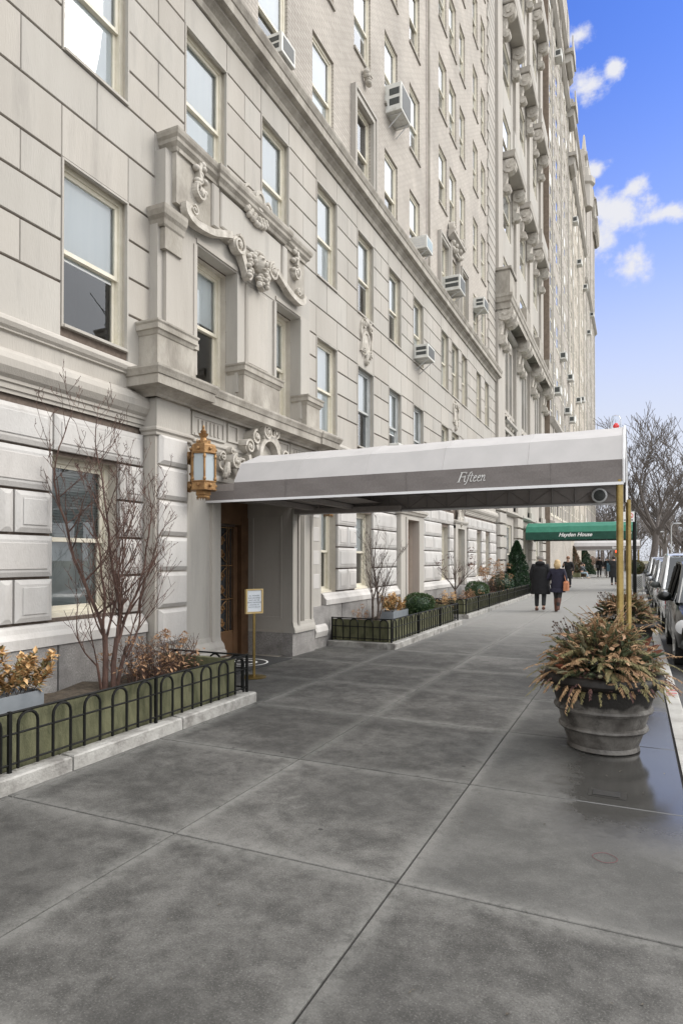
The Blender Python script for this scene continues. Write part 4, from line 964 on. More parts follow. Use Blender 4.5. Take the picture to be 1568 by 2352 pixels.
# ---------------------------------------------------------------- planters
def kerb_run(mb, path, w=.15, h=.11, seg=1.35):
    for i in range(len(path)-1):
        a, b = Vector(path[i]), Vector(path[i+1]); d = (b-a); L_ = d.length; n = max(1, round(L_/seg)); u = d/L_; nn = Vector((-u.y, u.x))
        for k in range(n):
            p = a+u*(L_*k/n+.008); q = a+u*(L_*(k+1)/n-.008); k0 = len(mb.v); e = .012
            hh = h+rng.uniform(-.006, .006)
            for (o, z, f) in ((0, -.01, 0), (0, hh-e, 0), (e, hh, e), (w-e, hh, e), (w, hh-e, 0), (w, -.01, 0)):
                A_ = p+nn*o+u*f; B_ = q+nn*o-u*f; mb.v += [(A_.x, A_.y, z), (B_.x, B_.y, z)]
            for j in range(5): mb.f.append((k0+2*j, k0+2*j+1, k0+2*j+3, k0+2*j+2))
            mb.f += [(k0, k0+2, k0+4, k0+6, k0+8, k0+10), (k0+11, k0+9, k0+7, k0+5, k0+3, k0+1)]
def liner(mb, x0, x1, y0, y1, z0, z1, r=.0):
    """fabric-covered box, open soil inside, slightly uneven rim"""
    n = int((y1-y0)/.25)+2; m = 5; k = len(mb.v)
    pts = [(x1, y0+(y1-y0)*i/n) for i in range(n+1)]
    ring = [(x0, y0), *[(x0+(x1-x0)*i/m, y0) for i in range(1, m)], *pts, *[(x1-(x1-x0)*i/m, y1) for i in range(1, m)], (x0, y1)]
    rr = random.Random(int(y0*7))
    for (dx, z) in ((.0, z0), (.012, z0+.06), (.0, (z0+z1)/2), (-.004, z1-.012), (.0, z1), (-.03, z1-.004), (-.035, z1-.1)):
        for (x, y) in ring:
            ox = dx+rr.uniform(-.005, .005)
            mb.v.append((x+(ox if x > x0+.01 else 0), y+(-ox if y < y0+.01 else (ox if y > y1-.01 else 0)), z+rr.uniform(-.005, .005)))
    c = len(ring)
    for i in range(6):
        for j in range(c-1): mb.f.append((k+i*c+j, k+i*c+j+1, k+(i+1)*c+j+1, k+(i+1)*c+j))
def planter(y0, y1, xk, label, ends=(True, True)):
    t = thing('planting_bed', label, 'planter', (xk-.6, (y0+y1)/2, 0), group='low planting beds along the house wall')
    k = MB(); p = [(xk, y0), (xk, y1)]
    kerb_run(k, [(xk, y0 if not ends[0] else y0), (xk, y1)])
    if ends[0]: kerb_run(k, [(-5.18, y0), (xk-.152, y0)], h=.105)
    if ends[1]: kerb_run(k, [(xk-.152, y1), (-5.18, y1)], h=.105)
    k.split('kerb', KERB, t)
    l = MB(); liner(l, -5.16, xk-.19, y0+.16, y1-.16, .09, .495); l.build('burlap_liner', BURLAP, t, True)
    s = MB(); n = 24
    for i in range(n):
        for j in range(5):
            def P__(a, b): yy = y0+.2+(y1-y0-.4)*a/n; xx = -5.16+(xk-.23+5.16)*b/5; return (xx, yy, .33+.035*sin(yy*7+xx*5)+.02*sin(yy*19))
            s.quad(P__(i, j), P__(i+1, j), P__(i+1, j+1), P__(i, j+1))
    s.build('soil', SOIL, t)
def fence(path, label, step=1.5, arches=5, top=.525):
    t = thing('planter_fence', label, 'fence', (*path[len(path)//2], .11), group='low black hoop fences round the planting beds')
    r = MB(); h = MB(); ps = MB()
    for i in range(len(path)-1):
        a, b = Vector(path[i]), Vector(path[i+1]); d = b-a; L_ = d.length; u = d/L_; n = max(1, round(L_/step))
        def P3(s, z): q = a+u*s; return (q.x, q.y, z)
        for z, rd in ((top, .010), (.375, .0085), (.165, .0085)): r.tube([P3(0, z), P3(L_, z)], rd, 4)
        na = max(1, round(arches*(L_/n)/1.5))
        for k in range(n):
            s0 = L_*k/n; sl_ = L_/n
            if k > 0 or i == 0:
                q = a+u*s0; ps.box(q.x-.012, q.x+.012, q.y-.012, q.y+.012, .10, top+.012)
            pit = sl_/(na+.0)
            for m in range(na):
                c = s0+pit*(m+.5); w = pit*.27; zt = top-.012-w
                pts = [P3(c-w, .125), P3(c-w, zt)]+[P3(c-w*cos(q), zt+w*sin(q)) for q in [PI*v/8 for v in range(1, 8)]]+[P3(c+w, zt), P3(c+w, .125)]
                h.tube(pts, .0118, 5)
                for e in (-1, 1): q = a+u*(c+e*w); h.lathe([(.012, 0), (.012, .02), (.008, .03)], (q.x, q.y, .155), 6)
        q = b; ps.box(q.x-.012, q.x+.012, q.y-.012, q.y+.012, .10, top+.012)
    r.build('rails', BLACK, t); h.build('hoops', BLACK, t); ps.split('post', BLACK, t)
planter(-2.9, 6.13, -3.87, 'near planting bed at lower left with kerb stones, green burlap and a bare shrub', (False, True))
planter(10.62, 15.45, -3.86, 'middle planting bed just beyond the canopy, with corner kerb stone')
planter(17.0, 31.0, -4.08, 'far long planting bed with small tree, clipped balls and holly cone')
fence([(-3.965, -2.9), (-3.965, 6.07), (-5.12, 6.07)], 'black hoop fence round the near planting bed at lower left')
fence([(-5.12, 10.70), (-3.95, 10.70), (-3.95, 15.38), (-5.12, 15.38)], 'black hoop fence round the middle bed, beyond the canopy')
fence([(-5.12, 17.08), (-4.17, 17.08), (-4.17, 30.9), (-5.12, 30.9)], 'black hoop fence round the far bed beside the walking couple')

# ---------------------------------------------------------------- bare shrubs and trees
def grow(mb, p, d, L_, r, lvl, rg, spread, up=.25, n=5, kids=(3, 5), rmin=.0022, jit=.12, shrink=.62, lens=None):
    pts = [p.copy()]; rad = [r]; cur = p.copy(); dd = d.normalized(); seg = n
    for i in range(seg):
        dd = (dd+Vector((rg.uniform(-jit, jit), rg.uniform(-jit, jit), rg.uniform(-jit, jit)+up*.16))).normalized()
        cur = cur+dd*L_/seg; pts.append(cur.copy()); rad.append(max(rmin, r*(1-.62*(i+1)/seg)))
    mb.tube(pts, rad, 6 if r > .02 else (4 if r > .006 else 3), cap=False)
    if lvl <= 0: return
    for k in range(rg.randint(*kids)):
        f = rg.uniform(.25, 1.0); i = min(int(f*seg), seg-1); q = pts[i].lerp(pts[i+1], f*seg-i)
        ax = Vector((rg.uniform(-1, 1), rg.uniform(-1, 1), rg.uniform(-.3, .6))).normalized()
        nd = (dd*1.0+ax*spread).normalized(); nd.z += up*.5
        grow(mb, q, nd, L_*rg.uniform(.45, .8)*shrink/.62, max(rmin, rad[i]*rg.uniform(.5, .72)), lvl-1, rg, spread, up, max(3, n-1), kids, rmin, jit, shrink)
def knotty(mb, p, d, L_, r, lvl, rg, side=.9, rmin=.002):
    n = max(4, int(L_/.085)); q = p.copy(); dd = d.normalized(); pts = [q.copy()]; rad = [r]
    for i in range(n):
        dd = (dd+Vector((rg.uniform(-.17, .17), rg.uniform(-.17, .17), .085))).normalized(); q = q+dd*L_/n; pts.append(q.copy()); rad.append(max(rmin, r*(1-.8*(i+1)/n)*(1.12 if i % 3 == 0 else 1)))
    mb.tube(pts, rad, 6 if r > .012 else (4 if r > .005 else 3), False)
    if lvl <= 0:
        for i in range(1, n): 
            if rg.random() < .35: e = pts[i]+Vector((rg.uniform(-1, 1), rg.uniform(-1, 1), .6)).normalized()*.02; mb.tube([pts[i], e], [rmin*1.2, rmin*1.3], 3, False)
        return
    for i in range(2, n+1):
        for rep_ in range(2 if lvl > 1 else 1):
            if rg.random() < (.40 if lvl > 1 else .50):
                a_ = rg.uniform(0, 2*PI); o = Vector((cos(a_)*.7, sin(a_), rg.uniform(0, .5))); nd = (dd*.75+o*side).normalized(); f = 1-.55*i/n
                knotty(mb, pts[i], nd, L_*rg.uniform(.22, .42)*f+.05, max(rmin, rad[i]*rg.uniform(.45, .7)), lvl-1, rg, side*.9, rmin)
def shrub2(name, label, base, trunks, m, seed):
    rg = random.Random(seed); t = thing(name, label, 'shrub', base); a = MB(); tk = MB()
    for (ox, oy, tx, ty, tz, r, leaders) in trunks:
        b = Vector(base)+Vector((ox, oy, -.04)); e = Vector(base)+Vector((tx, ty, tz)); mid = b.lerp(e, .5)+Vector((rg.uniform(-.015, .015), rg.uniform(-.02, .02), 0))
        tk.tube([b, b.lerp(mid, .5), mid, mid.lerp(e, .5), e], [r*1.35, r*1.1, r*1.12, r, r*1.05], 9, False)
        for (dx_, dy_, L_, rr) in leaders: knotty(a, e-Vector((0, 0, rg.uniform(0, .12))), Vector((dx_, dy_, 1)), L_, r*rr, 3 if L_ > 1.1 else 2, rg, .85, .0021)
    tk.build('trunk', m, t, True); a.build('branches', m, t); return t
def shrub(name, label, base, stems, m, lvl=3, seed=1, r=.03, kids=(3, 5), rmin=.0025, trunk=.5, n=6, spread=.5, up=.35):
    rg = random.Random(seed); t = thing(name, label, 'shrub', base)
    a = MB(); b = Vector(base)
    tk = MB()
    for i, (dx_, dy_, L_) in enumerate(stems):
        s = b+Vector((rg.uniform(-.05, .05), rg.uniform(-.06, .06), 0)); e = s+Vector((dx_*trunk*.35, dy_*trunk*.35, trunk*rg.uniform(.8, 1.2)))
        tk.tube([s, s.lerp(e, .5)+Vector((rg.uniform(-.02, .02), rg.uniform(-.02, .02), 0)), e], [r*1.25, r*1.05, r*.9], 8, cap=False)
        grow(a, e, Vector((dx_, dy_, 1)), L_, r*.9, lvl, rg, spread, up, n, kids, rmin, .13)
    tk.build('trunk', m, t, True); a.build('branches', m, t)
    return t
shrub2('bare_shrub', 'tall bare many-stemmed shrub with reddish bark in the near bed', (-4.78, 4.83, .33),
       [(-.03, -.03, -.02, -.04, .52, .026, [(-.05, -.35, 1.5, .62), (.05, -.06, 2.35, .75), (-.1, -.75, 1.0, .4), (.15, .05, 1.85, .5)]),
        (.03, .03, .04, .06, .48, .024, [(.05, .12, 2.25, .72), (.1, .38, 1.8, .6), (-.1, .28, 1.6, .5), (.2, -.2, 1.5, .45)]),
        (.0, .10, .02, .22, .38, .018, [(.05, .55, 1.4, .7), (.1, .85, 1.05, .5), (-.05, .4, 1.55, .6)]),
        (-.02, -.08, .0, -.16, .25, .012, [(-.1, -1.2, 1.0, .7), (.1, -.5, .8, .7)])], BARK, 5)
shrub2('bare_shrub', 'dark leafless upright shrub rising out of the middle bed beyond the canopy', (-4.68, 11.75, .33),
       [(-.02, -.05, -.02, -.08, .35, .022, [(-.05, -.25, 1.1, .7), (.05, -.05, 1.55, .8), (.05, -.55, .8, .5)]),
        (.02, .04, .04, .08, .35, .022, [(.1, .12, 1.6, .8), (.15, .35, 1.2, .6), (-.1, .15, 1.3, .6)]),
        (.0, .10, .05, .2, .25, .014, [(.15, .6, .95, .7), (.05, .35, 1.1, .6)])], BARKD, 9)
def leaves(mb, rg, n, fn, w, l, droop=0):
    for i in range(n):
        p, nrm = fn(rg); d = (nrm+Vector((rg.uniform(-1, 1), rg.uniform(-1, 1), rg.uniform(-1, 1)))*.9); d.z -= droop
        mb.leaf(p, d, w*rg.uniform(.7, 1.3), l*rg.uniform(.7, 1.3), Vector((rg.uniform(-1, 1), rg.uniform(-1, 1), rg.uniform(.2, 1))))
def bush(name, label, cat, c, r, m, n, w, l, seed=1, cone=False, base=.33):
    rg = random.Random(seed); t = thing(name, label, cat, (c[0], c[1], base)); a = MB(); lump = [(Vector((rg.uniform(-1, 1), rg.uniform(-1, 1), rg.uniform(-1, 1))).normalized(), rg.uniform(.05, .16)) for _ in range(14)]
    def ball(q):
        d = Vector((q.gauss(0, 1), q.gauss(0, 1), q.gauss(0, 1))).normalized(); k = 1+sum(h*max(0, d.dot(v)-.7)*3 for v, h in lump)-.05; s = k*q.uniform(.72, 1.0)**.5
        return Vector((c[0]+d.x*r[0]*s, c[1]+d.y*r[1]*s, c[2]+d.z*r[2]*s)), d
    def conef(q):
        f = q.random()**1.35; a_ = q.uniform(0, 2*PI); k = (1-f)**.75*(1+.14*sin(a_*5+f*13)+.08*sin(f*31)) * q.uniform(.75, 1)**.5
        return Vector((c[0]+cos(a_)*r[0]*k, c[1]+sin(a_)*r[1]*k, base+.02+f*r[2])), Vector((cos(a_), sin(a_), .35))
    leaves(a, rg, n, conef if cone else ball, w, l); co_ = MB()
    if cone: co_.lathe([(r[0]*.72, .05), (r[0]*.55, r[2]*.3), (r[0]*.34, r[2]*.65), (.02, r[2]*.93)], (c[0], c[1], base), 12)
    else: co_.ell(c, (r[0]*.80, r[1]*.80, r[2]*.80), 14, 9)
    co_.build('inner_growth', LEAFD, t); a.build('foliage', m, t)
    k = MB()
    if cone: k.tube([(c[0], c[1], base-.05), (c[0], c[1], base+r[2]*.8)], [.04, .01], 6)
    else:
        for i in range(6): k.tube([(c[0], c[1], base-.05), (c[0]+.5*r[0]*cos(i), c[1]+.5*r[1]*sin(i), c[2])], [.012, .006], 5)
    k.build('stem', BARKD, t); return t
bush('clipped_boxwood', 'clipped round boxwood in the middle bed beside the side doorway', 'boxwood', (-4.42, 13.72, .58), (.33, .33, .27), LEAFG, 4200, .022, .034, 3)
bush('clipped_boxwood', 'clipped round boxwood in the far bed, left of the dried hydrangeas', 'boxwood', (-4.66, 20.6, .56), (.36, .36, .30), LEAFG, 3600, .026, .04, 4)
bush('holly_cone', 'tall dark green holly clipped to a cone at the end of the far bed', 'holly', (-4.72, 28.6, 0), (.62, .62, 2.05), LEAFD, 7500, .05, .08, 5, True)
bush('round_shrub', 'low dark evergreen shrub at the foot of the holly cone', 'shrub', (-4.75, 25.3, .6), (.42, .6, .4), LEAFD, 2400, .04, .06, 6)
bush('holly_cone', 'dark evergreen cone behind the seated man, farther down the street', 'holly', (-4.75, 68.0, 0), (1.0, 1.0, 2.9), LEAFD, 3500, .10, .16, 7, True, .1)
bush('holly_cone', 'bronze brown bush left of the evergreen behind the seated man', 'shrub', (-4.9, 58.0, 0), (.9, .9, 2.6), mat('bronze_leaf', (.08, .06, .03), (.17, .11, .06), 9, .6), 3500, .09, .14, 8, True, .1)
# little japanese maple with withered leaves
rg = random.Random(12); t = thing('small_tree', 'small vase-shaped tree with a few withered brown leaves in the far bed', 'tree', (-4.68, 17.95, .33))
a = MB(); a.tube([(-4.68, 17.95, .3), (-4.67, 17.95, .55), (-4.69, 17.96, .75)], [.035, .028, .026], 7); a.build('trunk', BARKD, t)
a = MB(); ends = []
for (dx_, dy_) in ((-.5, -.3), (.5, .3), (.15, -.4), (-.2, .5), (.7, .1), (-.7, .2), (0, 0)): grow(a, Vector((-4.69, 17.96, .72)), Vector((dx_, dy_, .8)), .62, .017, 2, rg, .6, .35, 4, (3, 4), .003, .15)
a.build('crown', BARKD, t)
a = MB()
for i in range(9):
    an = rg.uniform(0, 6.28); c = Vector((-4.68+.55*cos(an), 17.95+.6*sin(an), rg.uniform(1.25, 1.95)))
    for k in range(16): a.leaf(c+Vector((rg.uniform(-.09, .09), rg.uniform(-.09, .09), rg.uniform(-.08, .06))), Vector((rg.uniform(-1, 1), rg.uniform(-1, 1), -1)), .03, .06)
a.build('withered_leaves', PLUM, t)
# dried perennials and hydrangeas
def perennials(label, box, n, h, heads, seed, m=BARK, hr=.06, m2=HYD, leafy=0, name='dried_perennials'):
    rg = random.Random(seed); x0, x1, y0, y1 = box; t = thing(name, label, 'dried plants', ((x0+x1)/2, (y0+y1)/2, .33)); a = MB(); b = MB(); tips = []
    for i in range(n):
        p = Vector((rg.uniform(x0, x1), rg.uniform(y0, y1), .3)); d = Vector((rg.uniform(-.35, .35), rg.uniform(-.35, .35), 1)); hh = h*rg.uniform(.45, 1); q = p.copy(); pts = [q.copy()]
        for k in range(4): d += Vector((rg.uniform(-.25, .25), rg.uniform(-.25, .25), 0)); q = q+d.normalized()*hh/4; pts.append(q.copy())
        a.tube(pts, [.004, .0035, .003, .0025, .002], 3, False); tips.append(q)
        for k in range(3): s = pts[rg.randint(1, 3)]; a.tube([s, s+Vector((rg.uniform(-.1, .1), rg.uniform(-.1, .1), rg.uniform(.03, .12)))], .0018, 3, False)
    for c in tips[:heads]:
        for k in range(46):
            d = Vector((rg.gauss(0, 1), rg.gauss(0, 1), rg.gauss(0, 1))).normalized(); b.leaf(c+d*hr*rg.uniform(.5, 1)*Vector((1, 1, .75)).length/1.6, d+Vector((rg.uniform(-.6, .6), rg.uniform(-.6, .6), 0)), hr*.4, hr*.5)
    for i in range(leafy):
        c = rg.choice(tips); k = rg.uniform(.2, 1); q = Vector((c.x+rg.uniform(-.05, .05), c.y+rg.uniform(-.05, .05), .3+(c.z-.3)*k)); b.leaf(q, Vector((rg.uniform(-1, 1), rg.uniform(-1, 1), rg.uniform(-.8, .3))), .03, .06)
    a.build('stems', m, t); b.build('flower_heads', m2, t)
perennials('tangle of dry brown stems and faded hydrangea heads in the near bed', (-4.9, -4.35, 4.95, 5.75), 130, .55, 16, 31, hr=.042, leafy=420)
perennials('row of faded hydrangea heads at the left end of the middle bed', (-4.9, -4.7, 10.9, 11.6), 12, .42, 8, 32, hr=.045)
perennials('reddish dry leaves and stems left of the small vase-shaped tree', (-4.9, -4.5, 16.6, 17.5), 40, .45, 10, 33, leafy=260, m2=TAN)
perennials('dry leafy clump at the foot of the small vase-shaped tree', (-4.8, -4.35, 18.2, 19.8), 40, .4, 6, 34, leafy=300, m2=HYD)
perennials('tall pale hydrangea heads between the clipped ball and the holly cone', (-4.95, -4.5, 21.4, 25.5), 60, 1.35, 26, 35, hr=.10, leafy=200)
perennials('thin reddish shrub stems in front of the far wall, left of the bronze bush', (-4.9, -4.4, 50, 55), 40, 3.2, 0, 36, hr=.1, m=mat('pinkish_stem', (.22, .12, .09), (.32, .19, .14), 9, .8))
perennials('reddish brown undergrowth by the far railing beyond the evergreen', (-4.8, -4.1, 74, 86), 80, 1.6, 40, 37, hr=.2, leafy=100, m2=mat('far_undergrowth', (.14, .08, .055), (.24, .17, .12), 9, .85))
# grey boxes with golden dried magnolia sprays
def windowbox(x0, x1, y0, y1, z0, z1, label, l2, seed, n=420):
    rg = random.Random(seed); t = thing('flower_box', label, 'flower box', ((x0+x1)/2, (y0+y1)/2, z0)); a = MB(); a.box(x0, x1, y0, y1, z0, z1-.03); 
    for (p, q, r, s) in ((x0, x1, y0, y0+.015), (x0, x1, y1-.015, y1), (x0, x0+.015, y0+.015, y1-.015), (x1-.015, x1, y0+.015, y1-.015)): a.box(p, q, r, s, z1-.03, z1)
    a.build('box', BOXG, t)
    u = thing('dried_leaf_spray', l2, 'dried leaves', ((x0+x1)/2, (y0+y1)/2, z1)); b = MB(); s = MB(); g_ = MB()
    for i in range(26):
        p = Vector((rg.uniform(x0+.05, x1-.05), rg.uniform(y0+.05, y1-.05), z1-.04)); d = Vector((rg.uniform(-.6, .6), rg.uniform(-.6, .6), 1)).normalized(); L_ = rg.uniform(.15, .42); s.tube([p, p+d*L_*.5, p+d*L_+Vector((0, 0, -.03))], .004, 3, False)
        for k in range(n//26):
            q = p+d*L_*rg.uniform(.25, 1.05); (b if rg.random() < .78 else g_).leaf(q, Vector((rg.uniform(-1, 1), rg.uniform(-1, 1), rg.uniform(-.5, .9))), .042, .075)
    b.build('golden_leaves', TAN, u); g_.build('olive_leaves', OLIVE, u); s.build('twigs', BARKD, u)
windowbox(-4.83, -4.55, 2.9, 3.86, .30, .50, 'grey flower box in the near bed, cut off by the left edge', 'golden dried leaves spilling from the grey box at the left edge', 41, 1900)
windowbox(-4.86, -4.52, 12.35, 13.3, .30, .52, 'grey flower box in the middle bed beside the boxwood', 'dried leaves and grasses filling the grey box in the middle bed', 42, 1100)

# ---------------------------------------------------------------- near canopy
CX0, CX1, CY0, CY1, CZ, CB = -5.16, -.10, 6.92, 9.44, 2.375, 2.60
K = thing('entrance_canopy', 'near grey cloth canopy with white piping and cursive name, on brass poles', 'canopy', (CX1, (CY0+CY1)/2, 0))
def canopy(root, x0, x1, xl, y0, y1, zb, zs, zr, tm, bm3, lm, pm, trim=.028, low=.12):
    yc = (y0+y1)/2; hw = (y1-y0)/2; n = 6; arc = [(yc-hw*cos(PI*i/n), zs+(zr-zs)*sin(PI*i/n)**.9) for i in range(n+1)]
    a = MB(); nx = 30; rs = random.Random(3)
    wv = [[(rs.uniform(-.004, .004)) for _ in range(nx+1)] for _ in range(n+1)]
    def AP(i, k):
        x = xl+(x1-xl)*k/nx; f = (k % 6)/6; sg = .007*sin(PI*f)*(1 if 0 < i < n else 0); y, z = arc[i]; return (x, y-(y-yc)*sg*.6, z-sg+(wv[i][k] if 0 < k < nx and 0 < i < n else 0))
    for i in range(n):
        for k in range(nx): a.quad(AP(i, k), AP(i, k+1), AP(i+1, k+1), AP(i+1, k))
    for k in range(0, nx+1, 6):
        a.tube([(AP(i, k)[0], AP(i, k)[1]-(.003 if i < n/2 else -.003), AP(i, k)[2]+.001) for i in range(n+1)], .0028, 4)
    # end wall facing the house
    a.v += [(xl, *p) for p in arc]; a.f.append(tuple(range(len(a.v)-n-1, len(a.v))))
    a.build('top_cover', tm, root)
    b = MB()
    for (y, s) in ((y0, -1), (y1, 1)):
        nb_ = 60
        for k in range(nb_):
            def BP(k_, z): x = xl+(x1-xl)*k_/nb_; f = (z-zb)/(zs-zb); return (x, y+s*.006*sin(k_*.9+f*1.5)*sin(PI*f)+s*.004*sin(k_*.37+2)*sin(PI*f), z)
            for q in range(3):
                za, zb_ = zb+(zs-zb)*q/3, zb+(zs-zb)*(q+1)/3; b.quad(BP(k, za), BP(k+1, za), BP(k+1, zb_), BP(k, zb_))
        for k in (1, 3.05, 5.1): x = xl+(x1-xl)*k/6; b.box(x-.003, x+.003, y-.009, y+.009, zb, zs)
        b.box(x0, xl, y-.004, y+.004, zb, zb+low)
    b.split('side_band', bm3, root, .3)
    u = MB()
    for i in range(n):
        f = lambda p: (yc+(p[0]-yc)*.985, p[1]-.03)
        p, q = f(arc[i]), f(arc[i+1]); u.quad((xl+.01, *p), (x1-.01, *p), (x1-.01, *q), (xl+.01, *q))
    for y in (y0+.012, y1-.012): u.quad((x0, y, zb+.01), (x1-.01, y, zb+.01), (x1-.01, y, zs-.01), (x0, y, zs-.01))
    u.build('lining', lm, root)
    e = MB()
    for y in (y0, y1): e.box(x0, x1, y-.012, y+.012, zb-trim, zb)
    fa = [(y0, zb-.01), (y0, zs)]+arc[1:-1]+[(y1, zs), (y1, zb-.01)]
    e.tube([(x1, *p) for p in fa], .014, 6); inner = [(yc+(p[0]-yc)*.9, zb+(p[1]-zb)*.80 if p[1] > zs else p[1]) for p in fa]
    for i in range(len(fa)-1): e.quad((x1+.002, *fa[i]), (x1+.002, *fa[i+1]), (x1-.01, *inner[i+1]), (x1-.01, *inner[i]))
    e.tube([(x1-.01, *p) for p in inner], .008, 5)
    e.build('piping', pm, root)
    fr = MB(); m = 15
    for k in range(m+1):
        x = xl+(x1-xl-.05)*k/m
        for y in (y0+.04, y1-.04):
            fr.tube([(x, y, zb+.01), (x, y, zs)], .009, 4)
            if k < m: x2 = xl+(x1-xl-.05)*(k+1)/m; fr.tube([(x, y, zb+.01 if k % 2 else zs), (x2, y, zs if k % 2 else zb+.01)], .005, 4)
    for k in range(0, m+1, 3):
        x = xl+(x1-xl-.05)*k/m; fr.tube([(x, yc+(p[0]-yc)*.97, p[1]-.045) for p in arc], .01, 5)
    for y in (y0+.04, y1-.04):
        for z in (zb+.01, zs): fr.tube([(xl, y, z), (x1-.03, y, z)], .011, 5)
    fr.build('frame', mat('canopy_frame', (.22, .205, .195), None, rough=.7), root)
    return arc
canopy(K, CX0, CX1, -4.72, CY0, CY1, CZ, CB, 3.10, CANVT, CANVB, CANVU, PIPING)
bm4 = MB(); bm4.box(-5.14, -3.3, 9.28, 9.40, CZ-.02, CZ+.06); bm4.box(-4.9, -4.75, 7.0, 9.38, CZ+.03, CZ+.10); bm4.box(-4.2, -4.1, 7.0, 9.38, CZ+.03, CZ+.10)
bm4.quad((-5.14, 6.95, CZ+.11), (-3.6, 6.95, CZ+.11), (-3.6, 9.4, CZ+.11), (-5.14, 9.4, CZ+.11)); bm4.build('underside_panel', CANVU, K)
POLEX = (-.14, -.083)
for y in (CY0+.03, CY0+2.45):
    b = MB(); px_ = POLEX[0] if y < 8 else POLEX[1]; b.lathe([(.038, 0), (.038, .02), (.033, .03), (.033, 2.40)], (px_, y, 0), 16); b.build('pole', BRASS, K, True)
b = MB(); b.lathe([(.034, 0), (.034, .02), (.022, .03), (.022, 2.40)], (-.135, CY0+1.3, 0), 16); 
fx = MB(); fx.lathe([(.12, 0), (.125, .03), (.10, .05), (.085, .05), (.08, .02)], (-.43, 9.30, 2.455), 18, 'x'); 
lg = MB(); lg.lathe([(.095, .0), (.10, -.02), (.10, -.035), (.078, -.04), (.07, -.01)], (-.44, 9.36, 2.47), 20, 'y'); lg.build('round_light', STEEL, K)
lg = MB(); lg.lathe([(.075, -.03), (.05, -.036), (.001, -.04)], (-.44, 9.36, 2.47), 16, 'y'); lg.build('light_lens', DKMETAL, K)
# cursive lettering, drawn as strokes: (points, half width profile)
def strokes(mb, word, x, y, z, h, slant=.28):
    G = {'F': (.62, [([(.12, 0), (.30, 1.0)], .10), ([(.16, 1.0), (.80, 1.0), (.80, .86)], .045), ([(.22, .53), (.62, .53)], .045), ([(.60, .62), (.60, .44)], .035), ([(-.04, .0), (.30, .0)], .035)]),
         'i': (.30, [([(.02, .60), (.12, .64), (.06, .10), (.12, .0), (.24, .08)], .06), ([(.15, .86), (.17, .92)], .075)]),
         'f': (.34, [([(-.14, -.25), (-.02, -.26), (.10, .0), (.20, .75), (.32, 1.0), (.48, .98)], .055), ([(.02, .62), (.38, .62)], .035)]),
         't': (.32, [([(.16, .86), (.06, .12), (.14, .0), (.28, .08)], .06), ([(.0, .62), (.34, .64)], .035)]),
         'e': (.42, [([(.06, .30), (.30, .42), (.36, .55), (.26, .64), (.12, .52), (.05, .25), (.12, .02), (.24, .0), (.38, .12)], .052)]),
         'n': (.50, [([(.02, .58), (.10, .64), (.04, .0)], .055), ([(.06, .30), (.22, .60), (.34, .62), (.34, .48), (.30, .10), (.36, .0), (.48, .10)], .052)])}
    u = 0
    for ch in word:
        w, st = G[ch]
        for pts, t in st:
            # smooth
            o = []
            for i in range(len(pts)-1):
                for k in range(4): f = k/4; o.append((pts[i][0]*(1-f)+pts[i+1][0]*f, pts[i][1]*(1-f)+pts[i+1][1]*f))
            o.append(pts[-1])
            for _ in range(2 if len(pts) > 3 else 0): o = [o[0]]+[tuple((o[i-1][c]+2*o[i][c]+o[i+1][c])/4 for c in (0, 1)) for i in range(1, len(o)-1)]+[o[-1]]
            mb.ribbon([(x+(u+a+b*slant)*h, z+b*h) for a, b in o], t*h, y-.003, y, 'y')
        u += w
    return u*h
lt = MB(); strokes(lt, 'Fifteen', -1.78, CY0-.0045, 2.452, .105, .22); lt.build('lettering', WHITE, K)
def text(s, loc, size, m, par, rot=(R(90), 0, 0), shear=0, name='lettering', ext=.002, off=0, align='CENTER', space=1):
    c = bpy.data.curves.new(name, 'FONT'); c.body = s; c.size = size; c.shear = shear; c.extrude = ext; c.offset = off; c.align_x = align; c.align_y = 'CENTER'; c.space_line = space
    o = bpy.data.objects.new(name, c); COL.objects.link(o); dg_ = bpy.context.evaluated_depsgraph_get(); dg_.update()
    me = bpy.data.meshes.new_from_object(o.evaluated_get(dg_)); bpy.data.objects.remove(o); me.materials.clear(); me.materials.append(m)
    q = bpy.data.objects.new(name, me); COL.objects.link(q); q.parent = par; q.location = Vector(loc)-(par.location if par.get('wroot') else Vector()); q.rotation_euler = rot; return q
# red bulb lamp on the canopy ridge
t = thing('signal_lamp', 'small red taxi call bulb in a clear jar on the canopy ridge', 'lamp', (-.20, 8.18, 3.10))
b = MB(); b.lathe([(.06, 0), (.06, .02), (.03, .03)], (-.20, 8.18, 3.095), 14); b.build('lamp_base', BLACK, t)
b = MB(); b.lathe([(.014, .02), (.016, .03), (.032, .06), (.035, .08), (.022, .105), (.001, .115)], (-.20, 8.18, 3.10), 14); b.build('red_bulb', REDBULB, t, True)
b = MB(); b.lathe([(.058, .02), (.058, .17), (.04, .2), (.001, .21)], (-.20, 8.18, 3.10), 16); b.build('clear_jar', glass('clear_jar_glass', (.96, .97, .97), .5), t, True)

